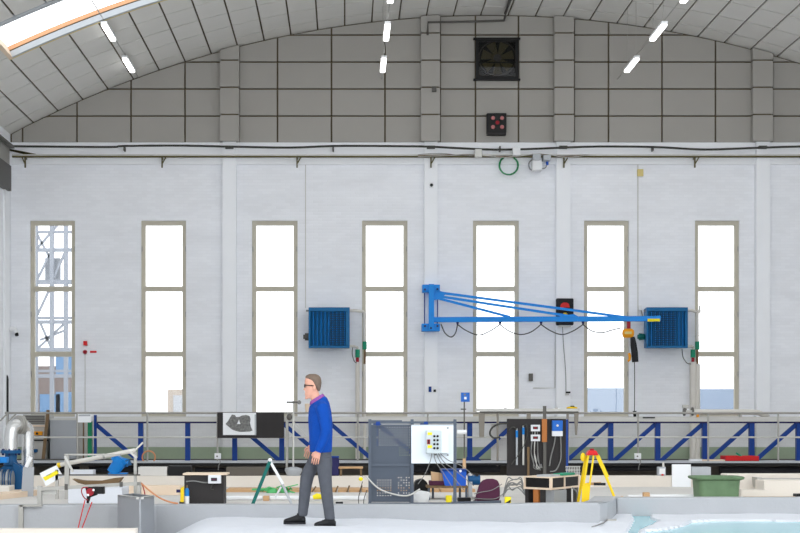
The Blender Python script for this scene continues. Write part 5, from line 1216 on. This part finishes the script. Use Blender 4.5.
# head: from chin to crown
b.loft(rings([(309.5, 398.6, 2.2, .030, 0), (309.6, 397, 4.0, .042, 0), (310.5, 394.5, 5.6, .055, 0), (311.6, 391, 6.6, .064, 0), (312.3, 387.5, 7.4, .070, 0), (312.6, 384, 7.9, .074, 0), (312.8, 380.5, 8.0, .075, 0), (312.8, 377.6, 7.2, .068, 0), (312.8, 375.6, 5.2, .050, 0), (312.8, 374.6, 2.4, .022, 0)]))
b.loft([[pp(305.6, 384.5) + Vector((0, d, 0)) for d in (-.010, .010)] + [pp(308, 384.5) + Vector((0, d, 0)) for d in (.012, -.012)],
        [pp(303.4, 389.6) + Vector((0, d, 0)) for d in (-.013, .013)] + [pp(308, 390) + Vector((0, d, 0)) for d in (.02, -.02)],
        [pp(305.2, 391.2) + Vector((0, d, 0)) for d in (-.010, .010)] + [pp(308, 391.6) + Vector((0, d, 0)) for d in (.016, -.016)]])      # nose
b.ball(pp(305.6, 393.9), .012, .022, .007); b.ball(pp(305.9, 395.2), .012, .020, .007)                                             # lips
b.ball(pp(306.6, 398.0), .022, .028, .016)                                                                                       # chin
b.ball(pp(306.3, 383.2), .016, .05, .010)                                                                                        # brow
for s_ in (-1, 1):
    b.ball(pp(314.4, 388, s_ * .074), .020, .012, .034)                                                                          # ears
    b.ball(pp(306.6, 385.8, s_ * .031), .010, .012, .009)                                                                        # eyes
b.loft(rings([(313.2, 390, 5.0, .058, 0), (315, 396, 5.0, .058, 0), (317, 402, 5.6, .062, 0), (319, 409, 7, .09, 0), (320, 418, 8, .12, 0), (320.5, 440, 8, .12, 0), (320.5, 458, 7.5, .12, 0)]))
HIPN, HIPF = pp(323.5, 458, -.085), pp(317.5, 458, .085)
# legs under the trousers
b.tube([HIPN, pp(325.2, 478, -.10), pp(327.4, 498, -.10), pp(330.2, 519, -.09)], [.065, .05, .045, .036], 14)
b.tube([HIPF, pp(307, 478, .09), pp(304.4, 497, .09), pp(301, 516, .09)], [.065, .05, .045, .036], 14)
# arms
SHN, ELN, WRN = pp(322.5, 408, -.19), pp(326.2, 431, -.22), pp(318.6, 450.5, -.21)
SHF, ELF, WRF = pp(319, 408, .19), pp(316.5, 431, .22), pp(311.0, 446.5, .20)
b.tube([pp(320, 406, -.08), SHN, ELN, WRN], [.06, .055, .042, .030], 12)
b.tube([pp(318, 406, .08), SHF, ELF, WRF], [.06, .055, .042, .030], 12)
def hand(wr, knuck, dirv, side):
    wr, knuck = Vector(wr), Vector(knuck); ax = (knuck - wr).normalized(); acr = Vector((0, 1, 0))     # fingers spread along depth and travel direction
    fwd = Vector((-1, 0, 0)); fwd = (fwd - ax * fwd.dot(ax)).normalized()
    nrm = ax.cross(fwd)
    for k in range(4):                                                                                   # palm rows
        u = (k - 1.5) * .019; b.tube([wr + fwd * (u * .6), knuck + fwd * u], [.018, .017], 8)
    for k, ln in enumerate((.066, .080, .086, .076)):
        u = (k - 1.5) * .0245; base = knuck + fwd * u; curl = nrm * side
        b.tube([base - ax * .01, base + ax * ln * .45, base + ax * ln * .78 + curl * .012 - fwd * .004, base + ax * ln * .98 + curl * .03 - fwd * .006], [.0092, .0086, .0080, .0070], 7)
    tb = wr + fwd * .028 + ax * .02
    b.tube([tb - fwd * .012, tb + fwd * .020 + ax * .022 + nrm * side * .012, tb + fwd * .026 + ax * .048 + nrm * side * .022, tb + fwd * .022 + ax * .066 + nrm * side * .026], [.014, .0115, .0105, .008], 7)
hand(WRN, pp(316.4, 457.6, -.205), None, 1)
hand(WRF, pp(308.6, 452.2, .20), None, -1)
person = solid(b, 'person', 'skin', None, .0042, 1, OP)
person.location = OP
tag(person, 'man in blue sweater and grey trousers walking left across the white bed', 'person')
ORG[person] = OP
# hair
h = MB(); cap = []
h.loft(rings([(318.6, 391.0, 1.3, .046, 0), (318.0, 388.6, 2.8, .064, 0), (317.2, 385.6, 4.2, .077, 0), (316.0, 382.6, 5.6, .081, 0), (313.9, 379.6, 7.5, .081, 0), (312.8, 377.2, 7.8, .075, 0), (312.6, 375.2, 6.2, .058, 0), (312.6, 373.9, 3.2, .030, 0)]))
solid(h, 'hair', 'hair', person, .008, 2, OP)
g = MB()
for s_ in (-1, 1):
    c = pp(304.9, 385.9, s_ * .034); pts = [c + Vector((.006 * math.cos(a) * s_, .026 * math.cos(a), .018 * math.sin(a))) for a in [2 * math.pi * k / 16 for k in range(16)]]
    g.tube(pts, .0045, 6, True); g.bar(pp(305.2, 385.2, s_ * .062), pp(314, 386, s_ * .081), .006, .010)
g.bar(pp(304.6, 385.6, -.012), pp(304.6, 385.6, .012), .005, .006)
g.build('glasses', 'black', person)
# collar: a tilted band, high at the nape
def tring(cx_, py, rx, ry, tilt, n=20):
    c = pp(cx_, py); return [c + Vector((rx * SP * math.cos(2 * math.pi * k / n), ry * math.sin(2 * math.pi * k / n), tilt * rx * SP * math.cos(2 * math.pi * k / n))) for k in range(n)]
MB().loft([tring(317.2, 400.6, 7.6, .085, .62), tring(316.4, 397.8, 6.6, .070, .62), tring(316.3, 397.4, 5.8, .062, .62), tring(317.0, 400.6, 6.0, .066, .62)]).build('shirt_collar', 'shirt', person, smooth=True)
# sweater
s = MB().loft([tring(317.6, 399.6, 6.4, .074, .62, 28), tring(318.3, 402.0, 8.8, .115, .5, 28), tring(319.2, 405.6, 10.2, .165, .3, 28)] + rings([ (319.9, 411, 11.4, .190, 0), (320.2, 419, 12.1, .185, 0), (320.6, 428, 12.1, .175, 0), (320.8, 438, 11.7, .170, 0), (320.8, 446, 11.4, .168, 0), (320.8, 450.6, 11.2, .168, 0), (320.8, 452.6, 10.6, .160, 0)], 28))
s.tube([pp(320, 406, -.10), SHN, pp(325, 419, -.215), ELN, pp(323.5, 440, -.22), WRN], [.075, .080, .070, .062, .055, .046], 16)
s.tube([pp(318, 406, .10), SHF, pp(318, 419, .215), ELF, pp(314, 439, .215), WRF], [.075, .080, .070, .062, .055, .046], 16)
sw = solid(s, 'sweater', 'sweater', person, .011, 5, OP)
MB().tube([WRN - (WRN - ELN).normalized() * .03, WRN + (WRN - ELN).normalized() * .012], [.046, .041], 16).build('cuff', 'sweater', sw, org=OP)
# trousers
tr = MB().loft(rings([(320.8, 450.5, 10.6, .150, 0), (320.6, 455, 11.0, .165, 0), (320.2, 460, 11.4, .170, 0), (320, 464, 10.4, .15, 0)], 24))
def legt(path): tr.loft(rings(path, 18))
legt([(324.2, 457, 8.2, .095, -.08), (324.4, 466, 7.9, .090, -.09), (325.0, 476, 7.0, .082, -.10), (326.0, 486, 6.3, .072, -.10), (327.4, 498, 5.9, .068, -.10), (328.8, 509, 5.4, .064, -.095), (330.0, 519.0, 5.2, .062, -.09)])
legt([(317.5, 457, 8.8, .095, .08), (313.8, 464, 8.4, .092, .085), (309.6, 471, 7.6, .085, .09), (306.8, 478, 6.9, .078, .09), (305.4, 487, 6.2, .070, .09), (304.2, 498, 5.8, .066, .09), (303.2, 508, 5.3, .062, .09), (302.2, 516.6, 5.1, .060, .09)])
solid(tr, 'trousers', 'trousers', person, .011, 5, OP)
# shoes
def shoe(heel_px, toe_px, top_py, sole_py, dy):
    Y = YPN + dy; m = MB(); L = heel_px - toe_px
    zb = PZ(sole_py, YPN)
    prof = [(0, .055, .022, .035), (.05, .075, .032, .038), (.20, .095, .036, .040), (.38, .098, .038, .042), (.52, .082, .040, .045), (.70, .064, .044, .049), (.86, .052, .042, .046), (.96, .040, .030, .034), (1, .026, .016, .018)]
    rg = []
    for u, hh, w1, w0 in prof:
        x = PX(heel_px - L * u, YPN); q = []
        for k in range(12):
            a = 2 * math.pi * k / 12; q.append(Vector((x, Y + (w1 if math.sin(a) > 0 else w0) * math.cos(a), zb + .018 + hh * .5 + hh * .5 * math.sin(a) + (hh * 0))))
        rg.append(q)
    m.loft(rg)
    m.tube([Vector((PX(heel_px - L * .24, YPN), Y, zb + .06)), Vector((PX(heel_px - L * .22, YPN), Y, PZ(top_py, YPN)))], [.046, .046], 14)
    sh_ = solid(m, 'shoe', 'shoe', person, .008, 2, OP)
    for uu in (.46, .54, .62): MB().bar(Vector((PX(heel_px - L * uu, YPN), Y - .022, zb + .112 - .10 * (uu - .38))), Vector((PX(heel_px - L * uu, YPN), Y + .022, zb + .112 - .10 * (uu - .38))), .006, .006).build('lace', 'rubber', sh_, org=OP)
    so = MB()
    q0 = [Vector((PX(heel_px - L * u, YPN), Y + sg * w0 * 1.02, zb)) for sg, seq in ((1, prof), (-1, prof[::-1])) for u, hh, w1, w0 in seq]
    so.add(q0 + [v + Vector((0, 0, .022)) for v in q0], [tuple(range(len(q0))), tuple(range(2 * len(q0) - 1, len(q0) - 1, -1))] + [(i, i + len(q0), (i + 1) % len(q0) + len(q0), (i + 1) % len(q0)) for i in range(len(q0))])
    so.build('sole', 'rubber', sh_, org=OP)
shoe(336, 314.2, 515.5, 527.2, -.09)
shoe(305.5, 283.2, 513.5, 524.6, .09)
